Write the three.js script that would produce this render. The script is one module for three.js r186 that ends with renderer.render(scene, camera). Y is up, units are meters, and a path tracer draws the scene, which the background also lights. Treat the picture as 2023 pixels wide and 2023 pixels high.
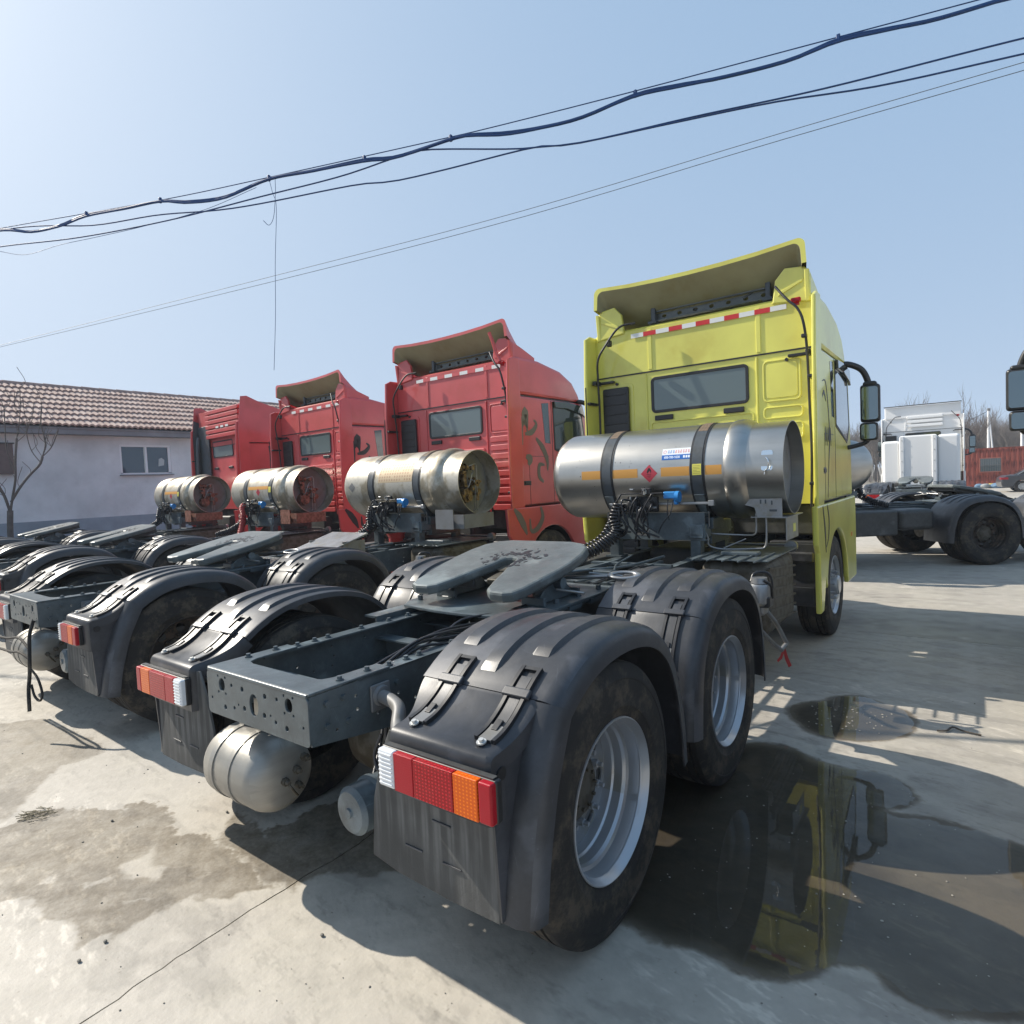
import * as THREE from 'three';
import { mergeGeometries, toCreasedNormals } from 'three/addons/utils/BufferGeometryUtils.js';
import { RoundedBoxGeometry } from 'three/addons/geometries/RoundedBoxGeometry.js';

// ------------------------------------------------------------------ camera, sky, sun, exposure
const scene = new THREE.Scene();
const camera = new THREE.PerspectiveCamera(79.85, 1, 0.05, 900);
camera.position.set(2.3614, 1.7659, 2.0517);
camera.rotation.set(-0.0498, 0.6457, -0.0455, 'YXZ');
const renderer = new THREE.WebGLRenderer({ antialias: true });
renderer.toneMapping = THREE.LinearToneMapping;
renderer.toneMappingExposure = 1.45;
renderer.shadowMap.enabled = true;
const SUN = new THREE.Vector3(-1.27, 1, 0.235).normalize();
{
  const w = 1024, h = 512, d = new Float32Array(w * h * 4), v = new THREE.Vector3();
  for (let j = 0; j < h; j++) for (let i = 0; i < w; i++) {
    const th = ((i + 0.5) / w - 0.5) * 2 * Math.PI, el = ((j + 0.5) / h - 0.5) * Math.PI;
    v.set(Math.cos(el) * Math.cos(th), Math.sin(el), Math.cos(el) * Math.sin(th));
    const s = Math.max(0, v.y), t = Math.pow(s, 0.55);
    const g = Math.acos(Math.min(1, Math.max(-1, v.dot(SUN)))) * 57.2958;
    const glow = 0.74 * Math.exp(-g / 25) + 0.5 * Math.exp(-(g * g) / 160);
    const hz = [0.385, 0.475, 0.595], ze = [0.128, 0.252, 0.425];
    const gl = [1.0, 0.88, 0.72], o = (j * w + i) * 4;
    for (let k = 0; k < 3; k++) {
      let c = hz[k] + (ze[k] - hz[k]) * t + gl[k] * glow;
      if (v.y < 0) c = c * 0.6;
      d[o + k] = c;
    }
    d[o + 3] = 1;
  }
  const sky = new THREE.DataTexture(d, w, h, THREE.RGBAFormat, THREE.FloatType);
  sky.mapping = THREE.EquirectangularReflectionMapping;
  sky.magFilter = THREE.LinearFilter; sky.minFilter = THREE.LinearFilter; sky.needsUpdate = true;
  scene.background = sky; scene.environment = sky;
}
const sun = new THREE.DirectionalLight(new THREE.Color().setRGB(1.0, 0.93, 0.82), 4.6);
sun.position.copy(SUN).multiplyScalar(80); sun.target.position.set(0, 0, 0);
sun.castShadow = true; sun.shadow.mapSize.set(4096, 4096); sun.shadow.radius = 1;
Object.assign(sun.shadow.camera, { left: -35, right: 35, top: 35, bottom: -35, near: 1, far: 220 });
sun.name = 'sun'; scene.add(sun, sun.target);

// ------------------------------------------------------------------ helpers
let seed = 12345;
const rnd = () => { seed = (seed * 1664525 + 1013904223) >>> 0; return seed / 4294967296; };
const rr = (a, b) => a + (b - a) * rnd();
const V = (x, y, z) => new THREE.Vector3(x, y, z);
const lerp = (a, b, t) => a + (b - a) * t, clamp = (x, a = 0, b = 1) => Math.min(b, Math.max(a, x));
const sst = (a, b, x) => { const t = clamp((x - a) / (b - a)); return t * t * (3 - 2 * t); };

function fin(g) {                       // plain non-indexed geometry with uv in metres
  if (!g.attributes.normal) g.computeVertexNormals();
  let o = g.index ? g.toNonIndexed() : g;
  const p = o.attributes.position, n = o.attributes.normal, uv = new Float32Array(p.count * 2);
  for (let i = 0; i < p.count; i += 3) {
    let ax = 0, ay = 0, az = 0;
    for (let k = 0; k < 3; k++) { ax += n.getX(i + k); ay += n.getY(i + k); az += n.getZ(i + k); }
    ax = Math.abs(ax); ay = Math.abs(ay); az = Math.abs(az);
    for (let k = 0; k < 3; k++) {
      const x = p.getX(i + k), y = p.getY(i + k), z = p.getZ(i + k), q = (i + k) * 2;
      if (ay >= ax && ay >= az) { uv[q] = x; uv[q + 1] = -z; } else if (ax >= az) { uv[q] = z; uv[q + 1] = y; } else { uv[q] = x; uv[q + 1] = y; }
    }
  }
  const r = new THREE.BufferGeometry();
  r.setAttribute('position', p); r.setAttribute('normal', n); r.setAttribute('uv', new THREE.BufferAttribute(uv, 2));
  return r;
}
function mg(list) { list = Array.isArray(list) ? list : [list]; const a = list.map(fin); return a.length > 1 ? mergeGeometries(a) : a[0]; }
function flipX(g) {                     // mirror about x = 0
  const s = g.index ? g.toNonIndexed() : g, r = new THREE.BufferGeometry();
  for (const k of ['position', 'normal', 'uv']) {
    const a = s.attributes[k]; if (!a) continue; const n = a.itemSize, o = new Float32Array(a.array.length), m = [0, 2, 1];
    for (let i = 0; i < a.count; i += 3) for (let j = 0; j < 3; j++) for (let c = 0; c < n; c++) {
      let v = a.array[(i + m[j]) * n + c]; if (c === 0 && k !== 'uv') v = -v; o[(i + j) * n + c] = v;
    }
    r.setAttribute(k, new THREE.BufferAttribute(o, n));
  }
  return r;
}
const cache = new Map();
function G(key, fn) { if (!cache.has(key)) cache.set(key, mg(fn())); return cache.get(key); }
function GS(key, side, fn) {            // geometry for the right (+1) or left (-1) side
  const g = G(key, fn); if (side > 0) return g;
  const k = key + '|L'; if (!cache.has(k)) cache.set(k, flipX(g)); return cache.get(k);
}
const crease = (g, a = 0.6) => toCreasedNormals(g, a);
function B(w, h, d, x = 0, y = 0, z = 0, r = 0, rot) {
  const g = r > 0 ? new RoundedBoxGeometry(w, h, d, 2, Math.min(r, w / 2.05, h / 2.05, d / 2.05)) : new THREE.BoxGeometry(w, h, d);
  if (rot) { g.rotateX(rot[0]); g.rotateY(rot[1]); g.rotateZ(rot[2]); }
  g.translate(x, y, z); return g;
}
function CY(r0, r1, h, ax, x = 0, y = 0, z = 0, seg = 20, open = false) {   // r1 at +axis end
  const g = new THREE.CylinderGeometry(r1, r0, h, seg, 1, open);
  if (ax === 'x') g.rotateZ(-Math.PI / 2); else if (ax === 'z') g.rotateX(Math.PI / 2);
  g.translate(x, y, z); return g;
}
function TB(pts, r, seg = 0, rad = 6, tens = 0.5) {
  const c = new THREE.CatmullRomCurve3(pts.map((p) => V(...p)), false, 'catmullrom', tens);
  return new THREE.TubeGeometry(c, seg || Math.max(2, (pts.length - 1) * 5), r, rad, false);
}
function rod(a, b, r, seg = 8) {
  const A = V(...a), Bv = V(...b), d = Bv.clone().sub(A), g = new THREE.CylinderGeometry(r, r, d.length(), seg);
  g.applyQuaternion(new THREE.Quaternion().setFromUnitVectors(V(0, 1, 0), d.clone().normalize()));
  g.translate((A.x + Bv.x) / 2, (A.y + Bv.y) / 2, (A.z + Bv.z) / 2); return g;
}
function bar(a, b, w, h) {              // rectangular bar from a to b
  const A = V(...a), Bv = V(...b), d = Bv.clone().sub(A), g = new THREE.BoxGeometry(w, h, d.length());
  const m = new THREE.Matrix4().lookAt(Bv, A, V(0, 1, 0)); g.applyMatrix4(m);
  g.translate((A.x + Bv.x) / 2, (A.y + Bv.y) / 2, (A.z + Bv.z) / 2); return g;
}
function LX(prof, seg = 40) {           // lathe about the x axis, prof = [[r, x], ...]
  const g = new THREE.LatheGeometry(prof.map(([r, x]) => new THREE.Vector2(Math.max(r, 1e-4), x)), seg);
  g.rotateZ(-Math.PI / 2); return g;
}
function shp(pts, holes = []) {
  const s = new THREE.Shape(pts.map((p) => new THREE.Vector2(p[0], p[1])));
  for (const h of holes) s.holes.push(h instanceof THREE.Path ? h : new THREE.Path(h.map((p) => new THREE.Vector2(p[0], p[1]))));
  return s;
}
function hole(x, y, rx, ry = rx, n = 14) { const a = []; for (let i = 0; i < n; i++) { const t = -i / n * Math.PI * 2; a.push([x + rx * Math.cos(t), y + ry * Math.sin(t)]); } return a; }
function ex(s, d, bev = 0, cs = 6) { return new THREE.ExtrudeGeometry(s, { depth: d - 2 * bev, bevelEnabled: bev > 0, bevelThickness: bev, bevelSize: bev, bevelOffset: -bev, bevelSegments: 2, curveSegments: cs }).translate(0, 0, bev); }
function exZY(pts, x0, x1, bev = 0, holes = []) { const g = ex(pts.getPoints ? pts : shp(pts, holes), x1 - x0, bev); g.rotateY(-Math.PI / 2); g.translate(x1, 0, 0); return g; }
function exXZ(pts, y0, y1, bev = 0, holes = []) { const g = ex(pts.getPoints ? pts : shp(pts, holes), y1 - y0, bev); g.rotateX(Math.PI / 2); g.translate(0, y1, 0); return g; }
function exXY(pts, z0, z1, bev = 0, holes = []) { const g = ex(pts.getPoints ? pts : shp(pts, holes), z1 - z0, bev); g.translate(0, 0, z0); return g; }
function rrect(x0, x1, y0, y1, r, cw = false) {
  const p = [], n = 5, c = [[x1 - r, y0 + r, -90], [x1 - r, y1 - r, 0], [x0 + r, y1 - r, 90], [x0 + r, y0 + r, 180]];
  for (const [cx, cy, a0] of c) for (let i = 0; i <= n; i++) { const a = (a0 + 90 * i / n) * Math.PI / 180; p.push([cx + r * Math.cos(a), cy + r * Math.sin(a)]); }
  return cw ? p.reverse() : p;
}
function frame(x0, x1, y0, y1, r, w, z0, z1, bev = 0) { return exXY(shp(rrect(x0, x1, y0, y1, r), [rrect(x0 + w, x1 - w, y0 + w, y1 - w, Math.max(0.004, r - w), true)]), z0, z1, bev); }
function spl(pts, n) { const c = new THREE.CatmullRomCurve3(pts.map((p) => V(p[0], p[1], 0)), false, 'centripetal'); return c.getSpacedPoints(n).map((p) => [p.x, p.y]); }
function sweep(path, section, a = 0.6) {   // path [[z, y]...], section(t) -> closed loop [[x, outward offset]...]; outward = left of travel direction seen with z to the right
  const n = path.length, rows = [];
  for (let i = 0; i < n; i++) {
    const p = path[Math.max(0, i - 1)], q = path[Math.min(n - 1, i + 1)], l = Math.hypot(q[0] - p[0], q[1] - p[1]) || 1;
    const nz = -(q[1] - p[1]) / l, ny = (q[0] - p[0]) / l;
    rows.push(section(i / (n - 1)).map(([x, o]) => [x, path[i][1] + ny * o, path[i][0] + nz * o]));
  }
  const m = rows[0].length, pos = [];
  const tri = (A, Bq, C) => pos.push(...A, ...Bq, ...C);
  for (let i = 0; i < n - 1; i++) for (let j = 0; j < m; j++) {
    const k = (j + 1) % m; tri(rows[i][j], rows[i + 1][j], rows[i][k]); tri(rows[i][k], rows[i + 1][j], rows[i + 1][k]);
  }
  for (const [R, f] of [[rows[0], 1], [rows[n - 1], -1]]) {
    const fs = THREE.ShapeUtils.triangulateShape(section(f > 0 ? 0 : 1).map((q) => new THREE.Vector2(q[0], q[1])), []);
    for (const [A, Bq, C] of fs) f > 0 ? tri(R[A], R[Bq], R[C]) : tri(R[A], R[C], R[Bq]);
  }
  const g = new THREE.BufferGeometry(); g.setAttribute('position', new THREE.Float32BufferAttribute(pos, 3)); g.computeVertexNormals();
  return crease(g, a);
}
function loft(rows, closed = true, a = 0.5) {  // rows of equal-length point rings [[x,y,z]...]
  const pos = [], m = rows[0].length, tri = (A, Bq, C) => pos.push(...A, ...Bq, ...C);
  for (let i = 0; i < rows.length - 1; i++) for (let j = 0; j < (closed ? m : m - 1); j++) { const k = (j + 1) % m; tri(rows[i][j], rows[i][k], rows[i + 1][j]); tri(rows[i][k], rows[i + 1][k], rows[i + 1][j]); }
  const g = new THREE.BufferGeometry(); g.setAttribute('position', new THREE.Float32BufferAttribute(pos, 3)); g.computeVertexNormals();
  return crease(g, a);
}
const taken = new Map();
function numbered(n) { const c = taken.get(n) || 0; taken.set(n, c + 1); return c ? n + '_' + String(c).padStart(3, '0') : n; }
function part(parent, name, geo, mat, kind) {
  if (!mat.transmission) mat.side = THREE.DoubleSide; const m = new THREE.Mesh(Array.isArray(geo) ? mg(geo) : geo, mat); m.name = name; m.castShadow = m.receiveShadow = true;
  if (kind) m.userData.kind = kind; parent.add(m); return m;
}
function grp(parent, name, x = 0, y = 0, z = 0) { const o = new THREE.Group(); o.name = name; o.position.set(x, y, z); parent.add(o); return o; }
function thing(name, label, category, group) { const o = new THREE.Group(); o.name = numbered(name); o.userData = { label, category }; if (group) o.userData.group = group; scene.add(o); return o; }
function tagMesh(name, geo, mat, label, category, group) { const m = part(scene, numbered(name), geo, mat); m.userData = { label, category }; if (group) m.userData.group = group; return m; }

// ------------------------------------------------------------------ noise and textures
const NN = 512, noiseA = new Float32Array(NN * NN), noiseB = new Float32Array(NN * NN), noiseH = new Float32Array(NN * NN);
{
  const oct = (arr, per, amp) => {
    const g = new Float32Array(per * per); for (let i = 0; i < g.length; i++) g[i] = rnd();
    for (let j = 0; j < NN; j++) for (let i = 0; i < NN; i++) {
      const x = i / NN * per, y = j / NN * per, x0 = x | 0, y0 = y | 0, fx = x - x0, fy = y - y0, u = fx * fx * (3 - 2 * fx), v = fy * fy * (3 - 2 * fy), x1 = (x0 + 1) % per, y1 = (y0 + 1) % per;
      arr[j * NN + i] += amp * lerp(lerp(g[y0 * per + x0], g[y0 * per + x1], u), lerp(g[y1 * per + x0], g[y1 * per + x1], u), v);
    }
  };
  for (const a of [noiseA, noiseB, noiseH]) {
    const hi = a === noiseH; let per = hi ? 22 : 4, amp = 1, tot = 0; for (let o = 0; o < (hi ? 4 : 7); o++) { oct(a, per, amp); tot += amp; per *= 2; amp *= hi ? 0.85 : 0.56; }
    let mn = 9, mx = -9; for (const q of a) { mn = Math.min(mn, q); mx = Math.max(mx, q); } for (let i = 0; i < a.length; i++) a[i] = (a[i] - mn) / (mx - mn);
  }
}
function ns(a, u, v) {   // periodic sample, period 1
  let x = (u - Math.floor(u)) * NN, y = (v - Math.floor(v)) * NN; const x0 = x | 0, y0 = y | 0, fx = x - x0, fy = y - y0, x1 = (x0 + 1) % NN, y1 = (y0 + 1) % NN, r0 = (y0 % NN) * NN, r1 = y1 * NN, c0 = x0 % NN;
  return (a[r0 + c0] * (1 - fx) + a[r0 + x1] * fx) * (1 - fy) + (a[r1 + c0] * (1 - fx) + a[r1 + x1] * fx) * fy;
}
function tex(w, h, fn, srgb = true, rep) {
  const d = new Uint8Array(w * h * 4);
  for (let j = 0; j < h; j++) for (let i = 0; i < w; i++) { const c = fn((i + 0.5) / w, (j + 0.5) / h), o = (j * w + i) * 4; for (let k = 0; k < 3; k++) d[o + k] = clamp(c.length ? c[k] : c) * 255; d[o + 3] = 255; }
  const t = new THREE.DataTexture(d, w, h); t.wrapS = t.wrapT = THREE.RepeatWrapping; t.magFilter = THREE.LinearFilter; t.minFilter = THREE.LinearMipmapLinearFilter; t.generateMipmaps = true;
  if (srgb) t.colorSpace = THREE.SRGBColorSpace; if (rep) t.repeat.set(rep, rep); t.needsUpdate = true; return t;
}
function rep(t, x, y = x) { const c = t.clone(); c.repeat.set(x, y); c.needsUpdate = true; return c; }
const tDust = tex(512, 512, (u, v) => { const a = ns(noiseA, u, v), b = ns(noiseB, u * 3, v * 3), s = sst(0.55, 0.85, a * 0.7 + b * 0.3); return [0.93 - 0.10 * a - 0.02 * s, 0.93 - 0.11 * a - 0.04 * s, 0.93 - 0.12 * a - 0.09 * s]; }, true);
const tRough = tex(512, 512, (u, v) => { const a = ns(noiseA, u * 2, v * 2), b = ns(noiseB, u * 7, v * 7); const r = 0.62 + 0.38 * (0.6 * a + 0.4 * b); return [r, r, r]; }, false);
const tFine = tex(512, 512, (u, v) => { const b = ns(noiseB, u * 4, v * 4), a = ns(noiseA, u * 9, v * 9); return 0.5 * a + 0.5 * b; }, false);
const tTyre = tex(512, 512, (u, v) => { const a = ns(noiseA, u, v), b = ns(noiseB, u * 2, v * 2), h = ns(noiseH, u, v), s = sst(0.40, 0.72, 0.35 * a + 0.25 * b + 0.40 * h); return [0.38 + 0.42 * s, 0.37 + 0.37 * s, 0.37 + 0.29 * s]; }, true);
const tStreak = tex(512, 512, (u, v) => { const a = ns(noiseA, u * 8, v * 0.5), b = ns(noiseB, u * 20, v), c = ns(noiseA, u, v); const s = sst(0.35, 0.8, 0.35 * a + 0.45 * b + 0.2 * c), k = 0.52 + 0.22 * s + 0.10 * (c - 0.5); return [k, k, k * 0.985]; }, true);
const tSteel = tex(512, 512, (u, v) => { const a = ns(noiseA, u, v), b = ns(noiseB, u * 2, v * 12), k = 0.93 - 0.07 * a - 0.05 * b; return [k, k * 0.992, k * 0.975]; }, true);
const tOldSteel = tex(512, 512, (u, v) => { const a = ns(noiseA, u, v), b = ns(noiseB, u * 3, v * 2), c = ns(noiseA, u * 6, v * 6), s = sst(0.35, 0.7, 0.6 * a + 0.4 * b), k = 0.95 - 0.20 * s - 0.04 * sst(0.62, 0.8, c); return [k, k * (0.98 - 0.035 * s), k * (0.935 - 0.10 * s)]; }, true);
const tPlaster = tex(512, 512, (u, v) => { const a = ns(noiseA, u, v), b = ns(noiseB, u * 5, v * 5); const k = 0.96 - 0.13 * a - 0.05 * b; return [k, k, k]; }, true);
const tRust = tex(512, 512, (u, v) => { const a = ns(noiseA, u * 2, v), b = ns(noiseB, u * 6, v * 2), s = sst(0.5, 0.7, 0.5 * a + 0.5 * b); return [0.95 - 0.25 * s, 0.9 - 0.35 * s, 0.9 - 0.4 * s]; }, true);
function scuffTex(n, base, lo, hi, seed_) {   // dust film with scratches and splash specks
  const S = 512, b = new Float32Array(S * S), q = rng(seed_);
  for (let j = 0; j < S; j++) for (let i = 0; i < S; i++) { const u = i / S, v = j / S; b[j * S + i] = base + 0.16 * (ns(noiseA, u, v) - 0.5) + 0.12 * (ns(noiseH, u, v) - 0.5) + 0.16 * sst(0.55, 0.8, ns(noiseB, u + 0.3, v)); }
  for (let k = 0; k < n; k++) { let x = q() * S, y = q() * S; const a = q() * 6.283, L = 8 + q() * q() * 90, d = q() < 0.7 ? hi : -lo, w = q() * d; for (let i = 0; i < L; i++) { x += Math.cos(a + 0.004 * i); y += Math.sin(a + 0.004 * i); b[((y | 0) & 511) * S + ((x | 0) & 511)] += w * Math.sin(Math.PI * i / L); } }
  for (let k = 0; k < n * 2; k++) { const x = q() * S | 0, y = q() * S | 0, r = q() < 0.9 ? 1 : 2, d = (q() - 0.3) * hi * 1.3; for (let i = 0; i < r; i++) for (let j = 0; j < r; j++) b[((y + i) & 511) * S + ((x + j) & 511)] += d; }
  return tex(S, S, (u, v) => { const k = b[(v * S | 0) * S + (u * S | 0)]; return [k, k * 0.995, k * 0.975]; }, true);
}
function rng(s) { let q = s; return () => { q = (q * 1664525 + 1013904223) >>> 0; return q / 4294967296; }; }
const tScuff = scuffTex(150, 0.62, 0.14, 0.22, 11), tScuffB = scuffTex(260, 0.66, 0.25, 0.20, 23);
function mat(rgb, rough, o = {}) {
  const P = o.clearcoat || o.transmission || o.sheen ? THREE.MeshPhysicalMaterial : THREE.MeshStandardMaterial, m = new P({ roughness: rough, ...o });
  m.color.setRGB(...rgb); return m;
}
const M = {
  yellow: mat([0.97, 0.925, 0.17], 0.38, { clearcoat: 0.7, clearcoatRoughness: 0.10, map: rep(tDust, 0.4) }),
  red: mat([0.74, 0.092, 0.092], 0.40, { clearcoat: 0.7, clearcoatRoughness: 0.14, map: rep(tDust, 0.5) }),
  white: mat([0.80, 0.80, 0.79], 0.38, { clearcoat: 0.6, clearcoatRoughness: 0.14 }),
  plastic: mat([0.118, 0.124, 0.146], 0.50, { map: rep(tScuff, 1.15), roughnessMap: rep(tRough, 1.3), bumpMap: rep(tFine, 9), bumpScale: 0.00012 }),
  flap: mat([0.27, 0.27, 0.27], 0.8, { map: rep(tStreak, 0.83), bumpMap: rep(tFine, 5), bumpScale: 0.0006 }),
  rubber: mat([0.115, 0.108, 0.098], 0.80, { map: rep(tTyre, 1.5), bumpMap: rep(tFine, 8), bumpScale: 0.0008 }),
  black: mat([0.018, 0.018, 0.02], 0.5, { roughnessMap: rep(tRough, 3) }),
  hose: mat([0.022, 0.022, 0.025], 0.32),
  chassis: mat([0.20, 0.25, 0.285], 0.42, { map: rep(tScuffB, 1.3), roughnessMap: rep(tRough, 2) }),
  lining: mat([0.42, 0.395, 0.24], 0.8, { map: rep(tDust, 0.8) }),
  chassisDark: mat([0.125, 0.13, 0.135], 0.55, { map: rep(tScuffB, 1.3) }),
  plate: mat([0.28, 0.32, 0.33], 0.44, { map: rep(tScuffB, 0.9), roughnessMap: rep(tRough, 2) }),
  rim: mat([0.56, 0.59, 0.63], 0.28, { metalness: 0.6, map: rep(tDust, 0.8) }), rimDisc: mat([0.36, 0.385, 0.41], 0.42, { metalness: 0.4, map: rep(tDust, 1.2) }),
  rimOld: mat([0.16, 0.13, 0.11], 0.7, { map: rep(tTyre, 2) }),
  steel: mat([0.63, 0.62, 0.60], 0.33, { metalness: 1, map: rep(tSteel, 0.6) }),
  steelOld: mat([0.56, 0.55, 0.525], 0.52, { metalness: 0.5, map: rep(tOldSteel, 0.9), roughnessMap: rep(tRough, 1.7) }),
  galv: mat([0.42, 0.43, 0.44], 0.45, { metalness: 0.7, map: rep(tDust, 2), roughnessMap: rep(tRough, 3) }),
  greyPaint: mat([0.22, 0.225, 0.23], 0.5, { map: rep(tDust, 1.5) }),
  strap: mat([0.085, 0.10, 0.115], 0.48, { map: rep(tDust, 2), roughnessMap: rep(tRough, 3) }),
  brass: mat([0.30, 0.22, 0.12], 0.5, { metalness: 0.6, map: rep(tOldSteel, 6) }),
  copper: mat([0.30, 0.13, 0.10], 0.6, { metalness: 0.3, map: rep(tOldSteel, 5) }),
  glass: mat([0.035, 0.05, 0.052], 0.06, { clearcoat: 1, clearcoatRoughness: 0.02 }),
  glassLight: mat([0.115, 0.15, 0.15], 0.10, { clearcoat: 1, clearcoatRoughness: 0.03 }),
  mirror: mat([0.80, 0.82, 0.82], 0.03, { metalness: 1 }), mirrorDark: mat([0.20, 0.24, 0.25], 0.04, { metalness: 1 }),
  orange: mat([0.62, 0.30, 0.06], 0.5), redSticker: mat([0.55, 0.035, 0.05], 0.45), blueValve: mat([0.02, 0.22, 0.55], 0.35),
  yellowSticker: mat([0.70, 0.66, 0.16], 0.5), whitePrint: mat([0.75, 0.75, 0.75], 0.5), decal: mat([0.15, 0.13, 0.125], 0.55), decalBlack: mat([0.02, 0.02, 0.02], 0.4),
  reflRed: mat([0.60, 0.03, 0.03], 0.3), reflWhite: mat([0.78, 0.78, 0.76], 0.3), redCoil: mat([0.40, 0.03, 0.03], 0.4),
  lensRed: mat([0.36, 0.006, 0.016], 0.28, { clearcoat: 0.2, clearcoatRoughness: 0.05, specularIntensity: 0.4, bumpMap: rep(tFine, 30), bumpScale: 0.0004 }),
  lensRedLed: null, lensAmber: null, lensClear: mat([0.72, 0.74, 0.76], 0.12, { clearcoat: 1, clearcoatRoughness: 0.05 }),
  silver: mat([0.55, 0.55, 0.54], 0.35, { metalness: 0.8 }), bolt: mat([0.55, 0.55, 0.53], 0.4, { metalness: 0.6 }),
  bluePaint: mat([0.03, 0.10, 0.35], 0.4), dirtyMetal: mat([0.125, 0.118, 0.105], 0.6, { metalness: 0.3, map: rep(tOldSteel, 3) }),
};
function dots(base, hi, nx, ny) {   // reflector cells behind a lamp lens
  return tex(256, 256, (u, v) => { const x = (u * nx) % 1 - 0.5, y = (v * ny) % 1 - 0.5, d = Math.hypot(x, y), k = sst(0.36, 0.16, d) * (0.65 + 0.35 * ns(noiseB, u * 3, v * 3)); return [0, 1, 2].map((c) => lerp(base[c], hi[c], k)); }, true);
}
M.lensRedLed = mat([1, 1, 1], 0.28, { clearcoat: 0.2, clearcoatRoughness: 0.06, specularIntensity: 0.4, map: rep(dots([0.56, 0.03, 0.08], [0.84, 0.16, 0.20], 4, 5), 17), bumpMap: rep(tFine, 30), bumpScale: 0.0004 });
M.lensAmber = mat([1, 1, 1], 0.28, { clearcoat: 0.2, clearcoatRoughness: 0.06, specularIntensity: 0.4, map: rep(dots([0.82, 0.34, 0.03], [0.95, 0.52, 0.07], 4, 5), 17), bumpMap: rep(tFine, 30), bumpScale: 0.0004 });
// ------------------------------------------------------------------ ground: concrete yard
const stainA = [[-1.86, 1.19], [-1.89, 1.03], [-1.75, 0.86], [-1.55, 0.73], [-1.56, 0.63], [-1.42, 0.55], [-1.23, 0.55], [-1.13, 0.58], [-1.11, 0.64], [-0.98, 0.63], [-0.76, 0.56], [-0.52, 0.58], [-0.26, 0.59], [-0.11, 0.58], [-0.21, 0.68], [-0.22, 0.78], [-0.34, 0.8], [-0.41, 0.89], [-0.39, 0.99], [-0.38, 1.08], [-0.38, 1.21], [-0.49, 1.28], [-0.65, 1.24], [-0.87, 1.29], [-1.06, 1.33], [-1.2, 1.5], [-1.9, 1.6]];
const dry = [[[-0.93, 0.96], [-1.0, 0.74], [-0.83, 0.83], [-0.68, 0.84], [-0.64, 0.91], [-0.78, 0.98]], [[-0.93, 1.16], [-0.85, 0.99], [-0.81, 1.06], [-0.86, 1.13]], [[-1.12, 1.21], [-1.13, 1.15], [-1.07, 1.15], [-1.08, 1.28]], [[-0.54, 0.87], [-0.48, 0.71], [-0.47, 0.74]], [[-0.62, 1.10], [-0.52, 0.98], [-0.50, 1.02], [-0.56, 1.10]]];
const stainB = [[-3.95, 0.7], [-3.75, 0.45], [-3.14, 0.38], [-2.6, 0.4], [-2.52, 0.49], [-2.52, 0.71], [-2.31, 0.9], [-2.01, 1.1], [-1.94, 1.17], [-2.6, 1.6], [-4.2, 1.4]];
const oil = [[-0.99, 0.33], [-0.6, 0.39], [-0.56, -0.16], [0.5, -0.6], [1.0, -0.5], [0.6, 0.1], [-0.05, 0.35], [-0.06, 0.56], [-0.29, 0.59], [-0.74, 0.57]];
const puddleA = [[0.75, -1.0], [0.9, -1.55], [1.18, -1.9], [1.29, -1.98], [1.45, -1.99], [1.63, -1.87], [1.79, -1.87], [1.95, -1.9], [2.1, -1.73], [2.08, -1.62], [1.99, -1.5], [2.03, -1.46], [2.2, -1.51], [2.4, -1.49], [2.54, -1.44], [2.75, -1.30], [2.85, -0.9], [2.7, -0.5], [2.48, -0.36], [2.39, -0.31], [2.31, -0.27], [2.19, -0.25], [2.12, -0.29], [2.07, -0.32], [1.99, -0.31], [1.95, -0.28], [1.91, -0.19], [1.83, -0.1], [1.76, -0.07], [1.68, -0.06], [1.6, -0.08], [1.51, -0.07], [1.4, -0.04], [1.29, -0.05], [1.1, -0.1], [0.85, -0.4]];
const puddleB = [[1.28, -2.67], [1.36, -2.86], [1.44, -2.93], [1.55, -3.13], [1.67, -3.19], [1.82, -3.08], [1.98, -3.0], [2.03, -2.71], [1.98, -2.53], [1.83, -2.37], [1.66, -2.3], [1.52, -2.3], [1.42, -2.39]];
const roundPoly = (p, n = 5) => { const c = new THREE.CatmullRomCurve3(p.map((q) => V(q[0], 0, q[1])), true, 'centripetal'); return c.getPoints(p.length * n).slice(0, -1).map((q) => [q.x, q.z]); };
function sd(poly, bb, x, z) {   // signed distance, positive inside
  if (x < bb[0] - 0.4 || x > bb[1] + 0.4 || z < bb[2] - 0.4 || z > bb[3] + 0.4) return -1;
  let ins = false, d = 1e9; for (let i = 0, j = poly.length - 1; i < poly.length; j = i++) {
    const [xi, zi] = poly[i], [xj, zj] = poly[j]; if ((zi > z) !== (zj > z) && x < (xj - xi) * (z - zi) / (zj - zi) + xi) ins = !ins;
    const ex_ = xj - xi, ez = zj - zi, t = clamp(((x - xi) * ex_ + (z - zi) * ez) / (ex_ * ex_ + ez * ez)), dx = x - xi - ex_ * t, dz = z - zi - ez * t; d = Math.min(d, dx * dx + dz * dz);
  } return (ins ? 1 : -1) * Math.sqrt(d);
}
const withBB = (p) => [p, [Math.min(...p.map((q) => q[0])), Math.max(...p.map((q) => q[0])), Math.min(...p.map((q) => q[1])), Math.max(...p.map((q) => q[1]))]];
const STAINS = [[...withBB(stainA), 0.82, 0.05], [...withBB(stainB), 0.60, 0.06], [...withBB(oil), 0.95, 0.07]], DRY = dry.map(withBB), WET = [[...withBB(roundPoly(puddleA, 3))], [...withBB(roundPoly(puddleB, 3))]];
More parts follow.
